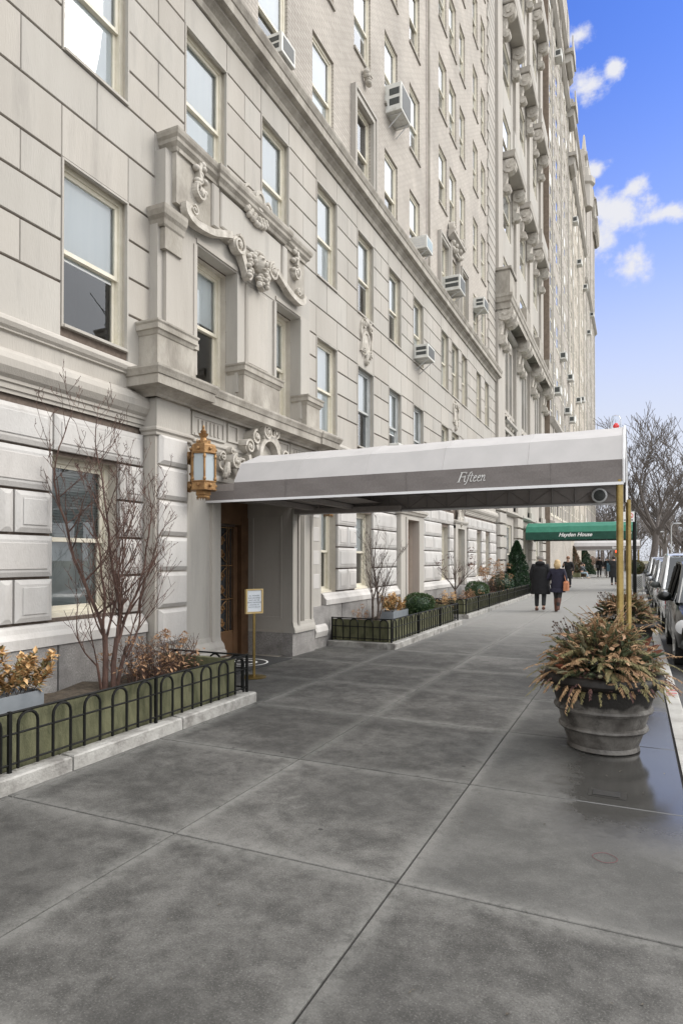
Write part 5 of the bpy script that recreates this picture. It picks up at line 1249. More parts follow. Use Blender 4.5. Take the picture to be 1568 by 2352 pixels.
# ---------------------------------------------------------------- green and far grey canopies
t = thing('entrance_canopy', 'green cloth canopy with white lettering over the next entrance down', 'canopy', (.0, 35, 0))
canopy(t, -5.1, .05, -5.1, 33.6, 36.4, 2.62, 2.98, 3.52, GREENT, GREENB, mat('dark_lining', (.012, .012, .012), None, rough=.9), GREENB)
text('Hayden House', (-2.72, 33.59, 2.83), .26, WHITE, t, shear=.35, off=.006)
text('11', (-.25, 33.59, 2.84), .18, WHITE, t, shear=.35)
for y in (33.7, 36.3): b = MB(); b.lathe([(.035, 0), (.035, 2.6)], (-.05, y, 0), 10); b.build('pole', BRASS, t)
t = thing('entrance_canopy', 'far light grey canopy seen beneath the green one', 'canopy', (.2, 60.5, 0))
canopy(t, -5.0, .35, -5.0, 59, 62, 2.44, 2.74, 3.3, CANVT, CANVB, CANVU, STEEL)
text('Beresford', (-1.3, 58.98, 2.6), .24, WHITE, t, off=.005)
for y in (59.1, 61.9): b = MB(); b.lathe([(.04, 0), (.04, 2.5)], (.25, y, 0), 10); b.build('pole', BRASS, t)

# ---------------------------------------------------------------- wall lanterns
def lantern(y, label):
    n_before = set(bpy.data.objects); x = -4.87; t = thing('wall_lantern', label, 'lantern', (x, y, 2.5), group='gilt lanterns flanking the entrance'); n = 6
    def hexa(prof, rot=0): 
        m = MB(); k0 = []
        for r, z in prof:
            m.v += [(x+r*cos(PI/3*j+rot), y+r*sin(PI/3*j+rot), z) for j in range(6)]
        for i in range(len(prof)-1):
            for j in range(6): m.f.append((i*6+j, i*6+(j+1) % 6, (i+1)*6+(j+1) % 6, (i+1)*6+j))
        m.f.append(tuple(range(6))[::-1]); m.f.append(tuple((len(prof)-1)*6+j for j in range(6))); return m
    hexa([(.168, 2.545), (.178, 2.55), (.178, 2.56), (.165, 2.565), (.165, 2.635), (.175, 2.64), (.175, 2.65)], R(12)).build('lower_band', GOLDP, t)
    hexa([(.172, 2.945), (.178, 2.955), (.165, 2.965), (.165, 3.035), (.150, 3.05), (.10, 3.065), (.08, 3.07)], R(12)).build('upper_band', GOLDP, t)
    m = hexa([(.10, 2.548), (.10, 2.50), (.085, 2.495), (.085, 2.47)], R(12))
    for j in range(14): a_ = 2*PI*j/14; m.tube([(x+.075*cos(a_), y+.075*sin(a_), 2.475), (x+.075*cos(a_), y+.075*sin(a_), 2.445)], [.012, .002], 4)
    m.build('bottom_crown', GOLDP, t)
    m = MB(); m.lathe([(.085, 3.065), (.085, 3.095), (.05, 3.10), (.035, 3.13), (.06, 3.17), (.065, 3.175), (.03, 3.18), (.04, 3.205), (.03, 3.21), (.014, 3.23), (.018, 3.25), (.002, 3.275)], (x, y, 0), 14)
    for j in range(14): a_ = 2*PI*j/14; m.tube([(x+.082*cos(a_), y+.082*sin(a_), 3.08), (x+.085*cos(a_), y+.085*sin(a_), 3.115)], [.012, .002], 4)
    m.build('finial', GOLDP, t)
    m = MB()
    for j in range(6):
        a_ = PI/3*j+R(12); cx_, cy_ = x+.158*cos(a_), y+.158*sin(a_); m.tube([(cx_, cy_, 2.64), (cx_, cy_, 2.95)], .014, 5)
        for z in (2.67, 2.91): m.ell((cx_, cy_, z), (.022, .022, .025), 6, 5)
    m.build('corner_bars', GOLDP, t)
    m = MB()
    for j in range(6):
        a_ = PI/3*j+R(12); b_ = a_+PI/3; r = .150; m.quad((x+r*cos(a_), y+r*sin(a_), 2.645), (x+r*cos(b_), y+r*sin(b_), 2.645), (x+r*cos(b_), y+r*sin(b_), 2.95), (x+r*cos(a_), y+r*sin(a_), 2.95))
    m.build('frosted_panes', FROST, t)
    m = MB()
    for j in range(6):
        a_ = PI/3*(j+.5)+R(12)
        for z in (2.60, 3.0): d = Vector((cos(a_), sin(a_), 0)); p = Vector((x, y, z))+d*.142; m.tube([p, p+d*.02, p+d*.028], [.02, .018, .006], 8)
    m.build('rosettes', GOLDP, t)
    m = MB(); xw = XA+.20
    m.lathe([(.07, 0), (.075, .02), (.04, .05)], (xw, y, 2.92), 12, 'x'); m.lathe([(.06, 0), (.065, .02), (.045, .06), (.06, .09), (.04, .12)], (xw, y, 2.60), 12, 'x')
    m.tube([(xw+.03, y, 2.94), (xw+.06, y, 3.02), (xw+.10, y, 3.06), (x-.10, y, 3.05)], .018, 6); m.tube([(xw+.04, y, 2.92), (xw+.07, y, 2.86), (x-.13, y, 2.78)], .015, 6)
    m.tube([(xw+.02, y, 2.75), (xw+.05, y, 2.72), (xw+.08, y, 2.74), (xw+.06, y, 2.78)], .012, 6); m.tube([(xw+.08, y, 2.60), (x-.1, y, 2.60)], .03, 8)
    m.build('wall_bracket', GOLDP, t, True)
    for c in t.children:
        for v in c.data.vertices: v.co.z = 3.275+(v.co.z-3.275)*1.13
lantern(6.47, 'large gilt hexagonal wall lantern left of the entrance'); lantern(10.02, 'gilt wall lantern right of the entrance, mostly hidden behind the canopy')

# ---------------------------------------------------------------- notice stand, mat
t = thing('notice_stand', 'brass pole stand holding a framed white notice beside the entrance', 'sign stand', (-4.66, 7.38, 0))
m = MB(); m.lathe([(.165, 0), (.168, .008), (.16, .014), (.06, .022), (.03, .03)], (-4.70, 7.37, 0), 28); m.build('round_foot', BRASS, t, True)
m = MB(); m.lathe([(.019, .02), (.019, .865)], (-4.70, 7.37, 0), 14); m.build('pole', BRASS, t, True)
fr_ = bpy.data.objects.new('sign_frame', None)
an = R(24.7+36); c = Vector((-4.70, 7.37, .865)); ux = Vector((cos(an), sin(an), 0)); un = Vector((sin(an), -cos(an), 0))
def slab(mb, u0, u1, z0, z1, d0, d1):
    k = len(mb.v)
    for d in (d0, d1):
        for (u, z) in ((u0, z0), (u1, z0), (u1, z1), (u0, z1)): mb.v.append(tuple(c+ux*u+un*d+Vector((0, 0, z))))
    mb.f += [tuple(k+i for i in q) for q in ((3, 2, 1, 0), (4, 5, 6, 7), (0, 1, 5, 4), (1, 2, 6, 5), (2, 3, 7, 6), (3, 0, 4, 7))]
m = MB(); w_, h_ = .13, .335
slab(m, -w_, w_, 0, .022, -.02, .02); slab(m, -w_, w_, h_-.018, h_, -.02, .02); slab(m, -w_, -w_+.02, .022, h_-.018, -.02, .02); slab(m, w_-.02, w_, .022, h_-.018, -.02, .02); slab(m, -w_+.02, w_-.02, .022, h_-.018, -.018, -.010)
m.build('sign_frame', mat('sign_brass', (.62, .45, .20), (.72, .55, .28), 5, .35, metal=.6), t)
m = MB(); slab(m, -w_+.024, w_-.024, .026, h_-.022, -.008, .004); m.build('notice_sheet', NOWR, t)
tx = text('ALL WORKERS\nAND DELIVERIES\nMUST USE THE\nSERVICE ENTRANCE\nLOCATED AT\n16-22 W. 82nd ST', tuple(c+un*.0055+Vector((0, 0, .165))), .0245, INK, t, rot=(R(90), 0, an), ext=.0003, space=1.25)
t = MB(); t.box(-5.95, -5.02, 7.45, 9.0, 0, .014); o = t.build('door_mat', MATM); tag(o, 'dark entrance mat with white ring emblem, in front of the bronze door', 'door mat')
m = MB(); cx_, cy_ = -5.47, 8.30
def ring(mb, r, w, z=.0165):
    for i in range(40):
        a0, a1 = 2*PI*i/40, 2*PI*(i+1)/40
        mb.quad((cx_+r*cos(a0), cy_+r*sin(a0), z), (cx_+r*cos(a1), cy_+r*sin(a1), z), (cx_+(r+w)*cos(a1), cy_+(r+w)*sin(a1), z), (cx_+(r+w)*cos(a0), cy_+(r+w)*sin(a0), z))
ring(m, .34, .03); ring(m, .16, .045); q = m.build('ring_emblem', WHITE); q.parent = o

# ---------------------------------------------------------------- terracotta urns with winter arrangements
def urn(cx, cy, label, s=1.07):
    t = thing('planter_urn', label, 'urn', (cx, cy, 0), group='weathered urns with winter greenery')
    body = [(.02, .0), (.255, .0), (.272, .012), (.268, .03), (.262, .045), (.285, .11), (.302, .165), (.325, .172), (.336, .188), (.330, .205), (.312, .215), (.328, .28), (.340, .325), (.362, .332), (.372, .35), (.366, .367), (.350, .377), (.366, .44), (.378, .50), (.384, .53)]
    a = MB(); a.lathe([(r*s, z) for r, z in body], (cx, cy, 0), 48, cap=True); a.build('body', URN, t, True)
    b = MB(); rim = [(.384, .528), (.41, .535), (.445, .555), (.460, .585), (.455, .615), (.435, .635), (.40, .64), (.37, .63), (.36, .60), (.355, .52)]
    b.lathe([(r*s, z) for r, z in rim], (cx, cy, 0), 48, cap=False); b.build('rolled_rim', URNRIM, t, True)
    c = MB(); c.lathe([(.36*s, .575), (.2, .60), (.001, .61)], (cx, cy, 0), 20, cap=False); c.build('soil', SOIL, t)
    return t
def arrangement(cx, cy, z0, label, seed, R0=.55, dens=1.0):
    rg = random.Random(seed); t = thing('winter_arrangement', label, 'dried plants', (cx, cy, z0), group='winter greenery in the urns')
    B_ = {k: MB() for k in ('tan', 'olive', 'spruce', 'pale', 'leaf', 'plum', 'twig', 'berry', 'curl')}
    def frond(key, p, d, L_, w):
        """drooping flat feathery spray with many thin leaflets"""
        mb = B_[key]; n = 9; q = p.copy(); dd = d.normalized(); pts = [q.copy()]
        for i in range(n): dd = (dd+Vector((rg.uniform(-.06, .06), rg.uniform(-.06, .06), -.12))).normalized(); q = q+dd*L_/n; pts.append(q.copy())
        sd = dd.cross(Vector((0, 0, 1))); sd = sd.normalized() if sd.length > .05 else Vector((1, 0, 0))
        for i in range(1, n+1):
            tg = (pts[i]-pts[i-1]).normalized(); ww = w*(1.05-.75*i/n)
            for s in (-1, 1):
                for rep in (0, 1, 2):
                    e = (tg*1.15+sd*s*rg.uniform(.45, 1.0)+Vector((rg.uniform(-.15, .15), rg.uniform(-.15, .15), rg.uniform(-.75, -.1)))).normalized()
                    base = pts[i-1].lerp(pts[i], rg.random()); mb.leaf(base, e, .0075, ww*rg.uniform(.7, 1.15))
                    mid = base+e*ww*.45; mb.leaf(mid, (e+sd*s*.5+Vector((0, 0, -.4))).normalized(), .006, ww*.5)
        mb.tube(pts, .0022, 3, False)
    def sprig(key, p, d, L_, r):
        mb = B_[key]; d = d.normalized(); e = p+d*L_; bend = Vector((rg.uniform(-.03, .03), rg.uniform(-.03, .03), .01)); mid = p.lerp(e, .5)+bend
        B_['twig'].tube([p, mid, e], [.006, .005, .003], 4, False); o = d.orthogonal().normalized(); w = d.cross(o); mb.tube([p, mid, e], [r*.55, r*.6, r*.25], 6)
        for i in range(int(L_*1100)):
            f = rg.random(); b = p.lerp(mid, f*2) if f < .5 else mid.lerp(e, f*2-1); a_ = rg.uniform(0, 2*PI); rad = (o*cos(a_)+w*sin(a_)); mb.leaf(b, rad*1.0+d*.9, .0035, r*rg.uniform(.9, 1.25)*(1.1-.4*f))
    def dirn(el0, el1):
        a_ = rg.uniform(0, 2*PI); el = R(rg.uniform(el0, el1)); return Vector((cos(a_)*cos(el), sin(a_)*cos(el), sin(el)))
    c = Vector((cx, cy, z0))
    mo = MB()
    for i in range(int(2600*dens)):
        d = dirn(-5, 90); f = rg.uniform(.55, 1); mo.leaf(c+Vector((d.x*.40*f, d.y*.40*f, d.z*.36*f)), d+Vector((rg.uniform(-.8, .8), rg.uniform(-.8, .8), rg.uniform(-.8, .5))), .02, .06)
    mo.build('inner_greens', SPRUCE, t)
    for i in range(int(300*dens)):
        d = dirn(-8, 84); p = c+Vector((d.x*.30, d.y*.30, .01+d.z*.27)); d = (d+Vector((rg.uniform(-.55, .55), rg.uniform(-.55, .55), rg.uniform(-.2, .45)))).normalized(); frond(rg.choice(['tan', 'tan', 'tan', 'olive', 'olive']), p, d, (rg.uniform(.14, .32) if i % 6 else rg.uniform(.3, .44))*R0/.55, rg.uniform(.05, .09))
    for i in range(int(90*dens)):    # low drooping edge sprays
        d = dirn(-10, 22); p = c+Vector((d.x*.34, d.y*.34, .03)); frond(rg.choice(['olive', 'tan', 'plum']), p, d, rg.uniform(.16, .30), rg.uniform(.05, .08))
    for i in range(int(85*dens)):
        d = dirn(18, 85); p = c+Vector((d.x*.32, d.y*.32, .03+d.z*.26)); sprig(rg.choice(['spruce', 'spruce', 'spruce', 'pale']), p, d, rg.uniform(.11, .21), rg.uniform(.022, .030))
    for i in range(int(10*dens)): d = dirn(2, 18); p = c+Vector((d.x*.34, d.y*.34, .04)); sprig(rg.choice(['pale', 'spruce']), p, d, rg.uniform(.14, .24), .022)
    for i in range(int(330*dens)):
        d = dirn(-8, 85); f = rg.uniform(.8, 1.12); q = c+Vector((d.x*.44*f, d.y*.44*f, .01+d.z*.40*f)); e = (d*.5+Vector((rg.uniform(-.8, .8), rg.uniform(-.8, .8), rg.uniform(-1, .2)))).normalized(); B_['curl'].leaf(q, e, rg.uniform(.022, .04), rg.uniform(.05, .09), Vector((rg.uniform(-1, 1), rg.uniform(-1, 1), rg.uniform(-.5, 1))))
    for i in range(int(13*dens)):
        d = dirn(5, 75); q = c+Vector((d.x*.40, d.y*.40, .04+d.z*.34)); B_['leaf'].leaf(q, d+Vector((0, 0, .2)), .055, .13, Vector((rg.uniform(-1, 1), rg.uniform(-1, 1), .3)))
    for i in range(int(70*dens)):
        d = dirn(0, 70); q = c+Vector((d.x*.36, d.y*.36, .03+d.z*.30))
        for k in range(10): B_['plum'].leaf(q, d+Vector((rg.uniform(-.7, .7), rg.uniform(-.7, .7), rg.uniform(-.8, .3))), .008, rg.uniform(.05, .09))
    for i in range(4):
        d = Vector((-.55+.1*i, -.5+.15*i, 1.1)).normalized(); p = c+Vector((-.18, -.05, .15)); 
        for k in range(6):
            e = p+(d+Vector((rg.uniform(-.25, .25), rg.uniform(-.25, .25), 0)))*rg.uniform(.28, .36); B_['twig'].tube([p, p.lerp(e, .6), e], .002, 3, False); B_['twig'].ell(e, (.009, .009, .009), 6, 5)
    for k, nm, m in (('tan', 'tan_fronds', TAN2), ('olive', 'olive_fronds', OLIVE), ('spruce', 'spruce_sprigs', SPRUCE), ('pale', 'pale_sprigs', SPRUCEP), ('leaf', 'magnolia_leaves', RUST), ('curl', 'curled_leaves', CURL), ('plum', 'plum_bracken', PLUM), ('twig', 'twigs', BARKD), ('berry', 'dark_berries', BLACK)):
        if B_[k].v: B_[k].build(nm, m, t)
urn(-.26, 5.90, 'large grey ribbed urn standing on the wet pavement, nearest the camera'); arrangement(-.26, 5.90, .60, 'dried ferns and spruce heaped in the nearest urn', 51)
urn(-.16, 10.9, 'second urn behind the brass canopy poles, hidden by the first'); arrangement(-.16, 10.9, .60, 'dried ferns and spruce in the second urn behind the brass poles', 52, dens=.8)

# ---------------------------------------------------------------- parked cars (front towards -Y)
def car(x, y, label, paint, H=1.62, W_=1.78, L_=4.7, mir=None, group='cars parked along the kerb', tint=None):
    t = thing('parked_car', label, 'car', (x, y, -.13), group=group, world=False); hw = W_/2; z0 = .22; bl = .92
    st = [(0, .42, .62, .80), (.10, .30, .78, .90), (.35, .26, .88, .97), (.85, .24, .95, 1.0), (1.35, .24, 1.0, 1.0), (3.6, .24, 1.02, 1.0), (L_-.35, .28, 1.0, .98), (L_-.08, .34, .92, .93), (L_, .45, .8, .86)]
    a = MB(); n = 12
    for (yy, zb, zt, ws) in st:
        w = hw*ws; zm = (zb+zt)/2
        a.v += [(-w*.80, yy, zb), (-w*.96, yy, zb+.08), (-w, yy, zm), (-w*.985, yy, zt-.12), (-w*.90, yy, zt-.02), (-w*.5, yy, zt+.02), (w*.5, yy, zt+.02), (w*.90, yy, zt-.02), (w*.985, yy, zt-.12), (w, yy, zm), (w*.96, yy, zb+.08), (w*.80, yy, zb)]
    for i in range(len(st)-1):
        for j in range(n): a.f.append((i*n+j, i*n+(j+1) % n, (i+1)*n+(j+1) % n, (i+1)*n+j))
    a.f.append(tuple(range(n))[::-1]); a.f.append(tuple((len(st)-1)*n+j for j in range(n)))
    a.build('body', paint, t, True)
    # cabin: (y, z, half width)
    zt = H; r = MB(); P1 = [(1.18, bl+.08, hw*.93), (1.95, zt-.07, hw*.74), (2.35, zt, hw*.74), (3.6, zt-.01, hw*.74), (4.2, zt-.08, hw*.73), (4.62, bl+.08, hw*.88)]
    k = 0
    for (yy, z, w) in P1: r.v += [(-w, yy, z), (-w*.86, yy, z+.045 if 0 < k < 5 else z), (w*.86, yy, z+.045 if 0 < k < 5 else z), (w, yy, z)]; k += 1
    r2 = MB()
    for i in (1, 2, 3):
        for j in range(3): r.f.append((i*4+j, i*4+j+1, (i+1)*4+j+1, (i+1)*4+j))
    # pillars
    def bar(p, q, w=.035): r2.tube([p, q], w, 6)
    for s in (-1, 1):
        bar((s*P1[0][2]*.97, 1.18, bl+.06), (s*P1[1][2], 1.95, zt-.05)); bar((s*P1[5][2], 4.62, bl+.06), (s*P1[4][2], 4.2, zt-.06), .05)
        for yy in (2.55, 3.6): bar((s*hw*.95, yy, bl+.04), (s*hw*.75, yy, zt-.02), .035)
        bar((s*P1[1][2], 1.95, zt-.05), (s*P1[2][2], 2.35, zt)); bar((s*P1[2][2], 2.35, zt), (s*P1[3][2], 3.6, zt), .03); bar((s*P1[3][2], 3.6, zt), (s*P1[4][2], 4.2, zt-.07), .035)
    r.v += r2.v and []
    o = len(r.v); r.v += r2.v; r.f += [tuple(o+i for i in f) for f in r2.f]
    r.build('roof', paint, t, True)
    g_ = MB(); A1, B1 = P1[0], P1[1]; g_.quad((-A1[2]*.95, A1[0], A1[1]), (A1[2]*.95, A1[0], A1[1]), (B1[2]*.97, B1[0], B1[1]), (-B1[2]*.97, B1[0], B1[1])); g_.build('windscreen', tint or CGLASS, t)
    g_ = MB(); A1, B1 = P1[5], P1[4]; g_.quad((-A1[2]*.95, A1[0], A1[1]), (A1[2]*.95, A1[0], A1[1]), (B1[2]*.97, B1[0], B1[1]), (-B1[2]*.97, B1[0], B1[1])); g_.build('rear_window', tint or CGLASS, t)
    for s in (-1, 1):
        g_ = MB(); g_.v += [(s*hw*.945, 1.3, bl+.06), (s*hw*.75, 1.98, zt-.06), (s*hw*.75, 3.62, zt-.03), (s*hw*.74, 4.15, zt-.09), (s*hw*.9, 4.55, bl+.06)]; g_.f.append((0, 1, 2, 3, 4)); g_.build('side_window', tint or CGLASS, t)
        m = MB(); m.ell((s*(hw+.09), 1.62, bl+.16), (.12, .075, .085), 12, 8); m.tube([(s*(hw-.05), 1.66, bl+.10), (s*(hw+.05), 1.64, bl+.12)], .03, 6); m.build('wing_mirror', mir or paint, t, True)
        h = MB(); h.lathe([(.001, -.012), (.09, -.01), (.125, .0), (.13, .03), (.125, .08)], (s*hw*.86, .13, .68), 18, 'y', 1, .9); h.build('headlight', LAMPG, t, True)
        h = MB(); h.lathe([(.001, -.016), (.035, -.014), (.04, 0)], (s*hw*.86-s*.02, .125, .68), 12, 'y'); h.build('indicator', AMBER, t)
        h = MB(); h.box(s*hw*.86-.10, s*hw*.86+.06, L_-.10, L_+.0, .66, .86); h.build('tail_light', REDBULB, t)
        for yy in (.92, L_-.92):
            w = MB(); w.lathe([(.2, -.10), (.31, -.10), (.335, -.07), (.335, .07), (.31, .10), (.2, .10)], (s*(hw-.13), yy, .335), 24, 'x'); wo = w.build('wheel', TYRE, t)
            w = MB(); xx = s*(hw-.13)+s*.085
            w.lathe([(.205, -.02), (.205, .02)], (xx, yy, .335), 20, 'x')
            for q in range(5): a_ = 2*PI*q/5; w.tube([(xx+s*.024, yy, .335), (xx+s*.02, yy+.19*cos(a_), .335+.19*sin(a_))], .024, 5)
            ro = w.build('rim', STEEL, wo)
            w = MB(); w.lathe([(.36, -.11), (.36, .125)], (s*(hw-.13), yy, .345), 20, 'x', cap=False); w.build('wheel_arch', TYRE, t)
        d = MB()
        for yy in (1.45, 2.55, 3.55): d.box(s*hw*1.002-.004, s*hw*1.002+.004, yy, yy+.008, .40, bl)
        d.build('door_gaps', DKMETAL, t)
        d = MB()
        for yy in (2.35, 3.3): d.box(s*(hw+.012)-.012, s*(hw+.012)+.012, yy, yy+.16, .80, .825)
        d.split('door_handle', CHROME, t)
    b = MB(); b.box(-hw*.42, hw*.42, -.02, .06, .52, .74)
    b.build('grille', DKMETAL, t)
    b = MB(); b.tube([(-hw*.88, .12, .42), (-hw*.6, -.03, .40), (0, -.06, .40), (hw*.6, -.03, .40), (hw*.88, .12, .42)], .075, 8); b.build('front_bumper', DKMETAL, t, True)
    b = MB(); b.box(-.16, .16, -.145, -.125, .36, .46); b.build('number_plate', WHITE, t)
    b = MB(); b.box(-hw*.9, hw*.9, L_-.05, L_+.06, .34, .48); b.build('rear_bumper', DKMETAL, t)
    return t
pb1 = mat('black_car_paint', (.006, .007, .007), None, rough=.3, coat=.4, spec=.3); pb2 = mat('white_car_paint', (.62, .63, .64), None, rough=.2, coat=1); pb3 = mat('silver_car_paint', (.30, .31, .32), None, rough=.25, metal=.5, coat=1); pb4 = mat('grey_car_paint', (.09, .095, .10), None, rough=.2, coat=1); pb5 = mat('dark_green_paint', (.02, .03, .025), None, rough=.2, coat=1)
cxx = .555+.89
car(cxx, 11.0, 'black car with round headlight, nearest, cut off by the right edge', pb1, 1.66)
car(cxx, 16.7, 'white van-like car behind the nearest black car', pb2, 1.86, mir=DKMETAL)
car(cxx-.02, 22.4, 'silver grey car with pale mirror, third in the parked row', pb3, 1.70)
car(cxx, 28.3, 'dark grey car with black mirror, fourth in the parked row', pb4, 1.74)
car(cxx, 34.3, 'long white roofed car, fifth in the parked row', pb2, 1.82, mir=DKMETAL)
car(cxx, 40.6, 'dark green car at the far end of the parked row', pb5, 1.6)

# ---------------------------------------------------------------- people
def skinmesh(name, verts, edges, rad, m, parent, root=0, sub=2):
    me = bpy.data.meshes.new(name); me.from_pydata([tuple(v) for v in verts], edges, []); o = bpy.data.objects.new(name, me); COL.objects.link(o)
    md = o.modifiers.new('skin', 'SKIN'); md.use_smooth_shade = True
    sk = me.skin_vertices[0].data
    for i, r in enumerate(rad):
        sk[i].radius = (r if isinstance(r, tuple) else (r, r)); sk[i].use_root = (i == root)
    s = o.modifiers.new('sub', 'SUBSURF'); s.levels = s.render_levels = sub
    dg_ = bpy.context.evaluated_depsgraph_get(); dg_.update(); me2 = bpy.data.meshes.new_from_object(o.evaluated_get(dg_)); bpy.data.objects.remove(o)
    me2.materials.clear(); me2.materials.append(m); q = bpy.data.objects.new(name, me2); COL.objects.link(q); q.parent = parent; return q
def person(loc, face, h, label, coat, legs, shoe, hair, coat_len=.46, armL=None, armR=None, legL=None, legR=None, bulk=1.0, hood=False, group=None, bald=False, seated=False, hairlong=False, boots=None, extras=None, legmat=None):
    """face: heading in degrees, 0 = walking away (+Y)"""
    t = thing('person', label, 'person', loc, R(face), world=False); k = h/1.75
    V_ = lambda x, y, z: Vector((x*k, y*k, z*k))
    hipz = .92 if not seated else .50
    up = hipz-.92
    aL = armL or [(-.20, .0, 1.40), (-.27, -.03, 1.13), (-.25, .05, .88)]; aR = armR or [(.20, .0, 1.40), (.27, -.03, 1.13), (.25, .05, .88)]
    lL = legL or [(-.10, 0, .90), (-.11, .07, .50), (-.11, .02, .09)]; lR = legR or [(.10, 0, .90), (.11, -.02, .50), (.11, -.18, .13)]
    if seated: aL = [(x, y, z+up) for x, y, z in aL] if not armL else armL; aR = [(x, y, z+up) for x, y, z in aR] if not armR else armR
    v = [V_(0, 0, hipz+.04), V_(0, 0, 1.12+up), V_(0, .0, 1.34+up), V_(0, .0, 1.44+up), V_(0, .01, 1.52+up), V_(0, .03, 1.62+up), V_(0, .025, 1.70+up), V_(0, .125, 1.61+up)]
    e = [(0, 1), (1, 2), (2, 3), (3, 4), (4, 5), (5, 6), (5, 7)]; r = [.13, .125, .14, .08, .055, (.078, .092), .07, .013]
    def chain(pts, rs, a):
        i0 = len(v)
        for p, q in zip(pts, rs): v.append(V_(*p)); r.append(q)
        e.append((a, i0)); e.extend([(i0+i, i0+i+1) for i in range(len(pts)-1)]); return len(v)-1
    for arm, s in ((aL, -1), (aR, 1)):
        hnd = chain(arm, [.058, .043, .030], 2); w = Vector(arm[2]); d = (w-Vector(arm[1])).normalized(); pm = w+d*.07
        ip = chain([tuple(pm)], [(.034, .018)], hnd); sidev = Vector((0, 1, 0)) if abs(d.y) < .8 else Vector((1, 0, 0))
        for f, (o, L1) in enumerate(((-.028, .065), (-.009, .078), (.010, .072), (.028, .055))):
            a_ = pm+sidev*o+d*.03; b_ = a_+d*L1*.55; c_ = b_+(d+Vector((-s*.5, 0, 0))).normalized()*L1*.5; chain([tuple(a_), tuple(b_), tuple(c_)], [.009, .0085, .0075], ip)
        a_ = w+d*.03+sidev*.035; chain([tuple(a_), tuple(a_+d*.03+sidev*.02)], [.010, .009], ip)
    for leg in (lL, lR):
        i = chain(leg, [.088, .060, .040], 0); f = Vector(leg[2]); chain([(f.x, f.y+.05, f.z-.05), (f.x, f.y+.15, f.z-.06)], [.036, .028], i)
    skinmesh('body', v, e, [x*k if not isinstance(x, tuple) else (x[0]*k, x[1]*k) for x in r], SKIN, t)
    # trousers
    tv = [V_(0, 0, hipz+.06), V_(0, 0, hipz)]; te = [(0, 1)]; tr_ = [.14, .15]
    for leg in (lL, lR):
        i0 = len(tv); tv += [V_(*leg[0]), V_(*leg[1]), V_(leg[2][0], leg[2][1], leg[2][2]+.02)]; tr_ += [.105, .078, .062]; te += [(1, i0), (i0, i0+1), (i0+1, i0+2)]
    skinmesh('trousers', tv, te, [x*k for x in tr_], legs, t)
    for leg in (lL, lR):
        f = Vector(leg[2]); m = MB(); pts = [V_(f.x, f.y-.05, f.z-.035), V_(f.x, f.y+.05, f.z-.035), V_(f.x, f.y+.17, f.z-.055)]
        m.tube([pts[0]-V_(0, .02, 0), *pts, pts[2]+V_(0, .04, 0)], [.02*k, .05*k, .05*k, .042*k, .015*k], 8)
        m.build('shoe', shoe, t, True)
        if boots: b = MB(); kn = Vector(leg[1]); b.tube([V_(f.x, f.y, f.z-.03), V_(*(f.lerp(kn, .5))), V_(*(f.lerp(kn, .86)))], [.055*k, .072*k, .078*k], 10); b.build('tall_boot', boots, t, True)
    # coat: torso + sleeves skin, skirt as lofted rings
    cv = [V_(0, 0, hipz+.10), V_(0, 0, 1.12+up), V_(0, 0, 1.34+up), V_(0, 0, 1.43+up), V_(0, 0, 1.49+up)]; ce = [(0, 1), (1, 2), (2, 3), (3, 4)]; cr_ = [.165, .165, .175, .11, .075]
    for arm in (aL, aR):
        i0 = len(cv); q = Vector(arm[1]).lerp(Vector(arm[2]), .92); cv += [V_(*arm[0]), V_(*arm[1]), V_(*q)]; cr_ += [.088, .074, .056]; ce += [(2, i0), (i0, i0+1), (i0+1, i0+2)]
    skinmesh('coat', cv, ce, [(x*k*bulk*1.12, x*k*bulk*.86) for x in cr_], coat, t)
    if coat_len and not seated:
        m = MB(); n = 20; prof = [(.155, 1.30), (.175, 1.22), (.19, 1.12), (.17, 1.0), (.195, .92), (.185, .80), (.21, hipz-coat_len*.55), (.225, hipz-coat_len)]
        if hood: prof = [(.17, 1.36), (.21, 1.30), (.205, 1.24), (.225, 1.18), (.215, 1.11), (.235, 1.04), (.22, .97), (.24, .90), (.225, .82), (.245, .74), (.235, .66), (.25, .58), (.24, hipz-coat_len)]
        for (rr, z) in prof:
            for j in range(n): a_ = 2*PI*j/n; m.v.append((rr*k*bulk*1.08*cos(a_)*(1+.03*sin(3*a_)), rr*k*bulk*.76*sin(a_)-.01, z*k))
        for i in range(len(prof)-1):
            for j in range(n): m.f.append((i*n+j, i*n+(j+1) % n, (i+1)*n+(j+1) % n, (i+1)*n+j))
        m.build('coat_skirt', coat, t, True)
    if hood: m = MB(); m.ell(V_(0, -.07, 1.47), (.15*k, .10*k, .075*k), 14, 8); m.build('hood', coat, t, True)
    m = MB(); hz = 1.655+up
    if bald: m.lathe([(.096*k, -.05*k), (.104*k, -.01*k), (.102*k, .03*k), (.085*k, .055*k)], V_(0, .015, hz-.02), 14, cap=False)
    else:
        m.ell(V_(0, .005, hz+.015), (.103*k, .112*k, .105*k), 14, 10)
        if hairlong: m.ell(V_(0, -.04, hz-.08), (.115*k, .09*k, .14*k), 14, 9)
    m.build('hair', hair, t, True)
    if group: t['group'] = group
    if extras: extras(t, k)
    return t
CB1 = mat('black_puffer', (.010, .010, .011), (.018, .018, .020), 10, .75, spec=.25); CB2 = mat('navy_wool', (.013, .012, .026), (.022, .020, .038), 10, .9); CB3 = mat('black_cloth', (.012, .012, .013), (.022, .022, .024), 10, .85)
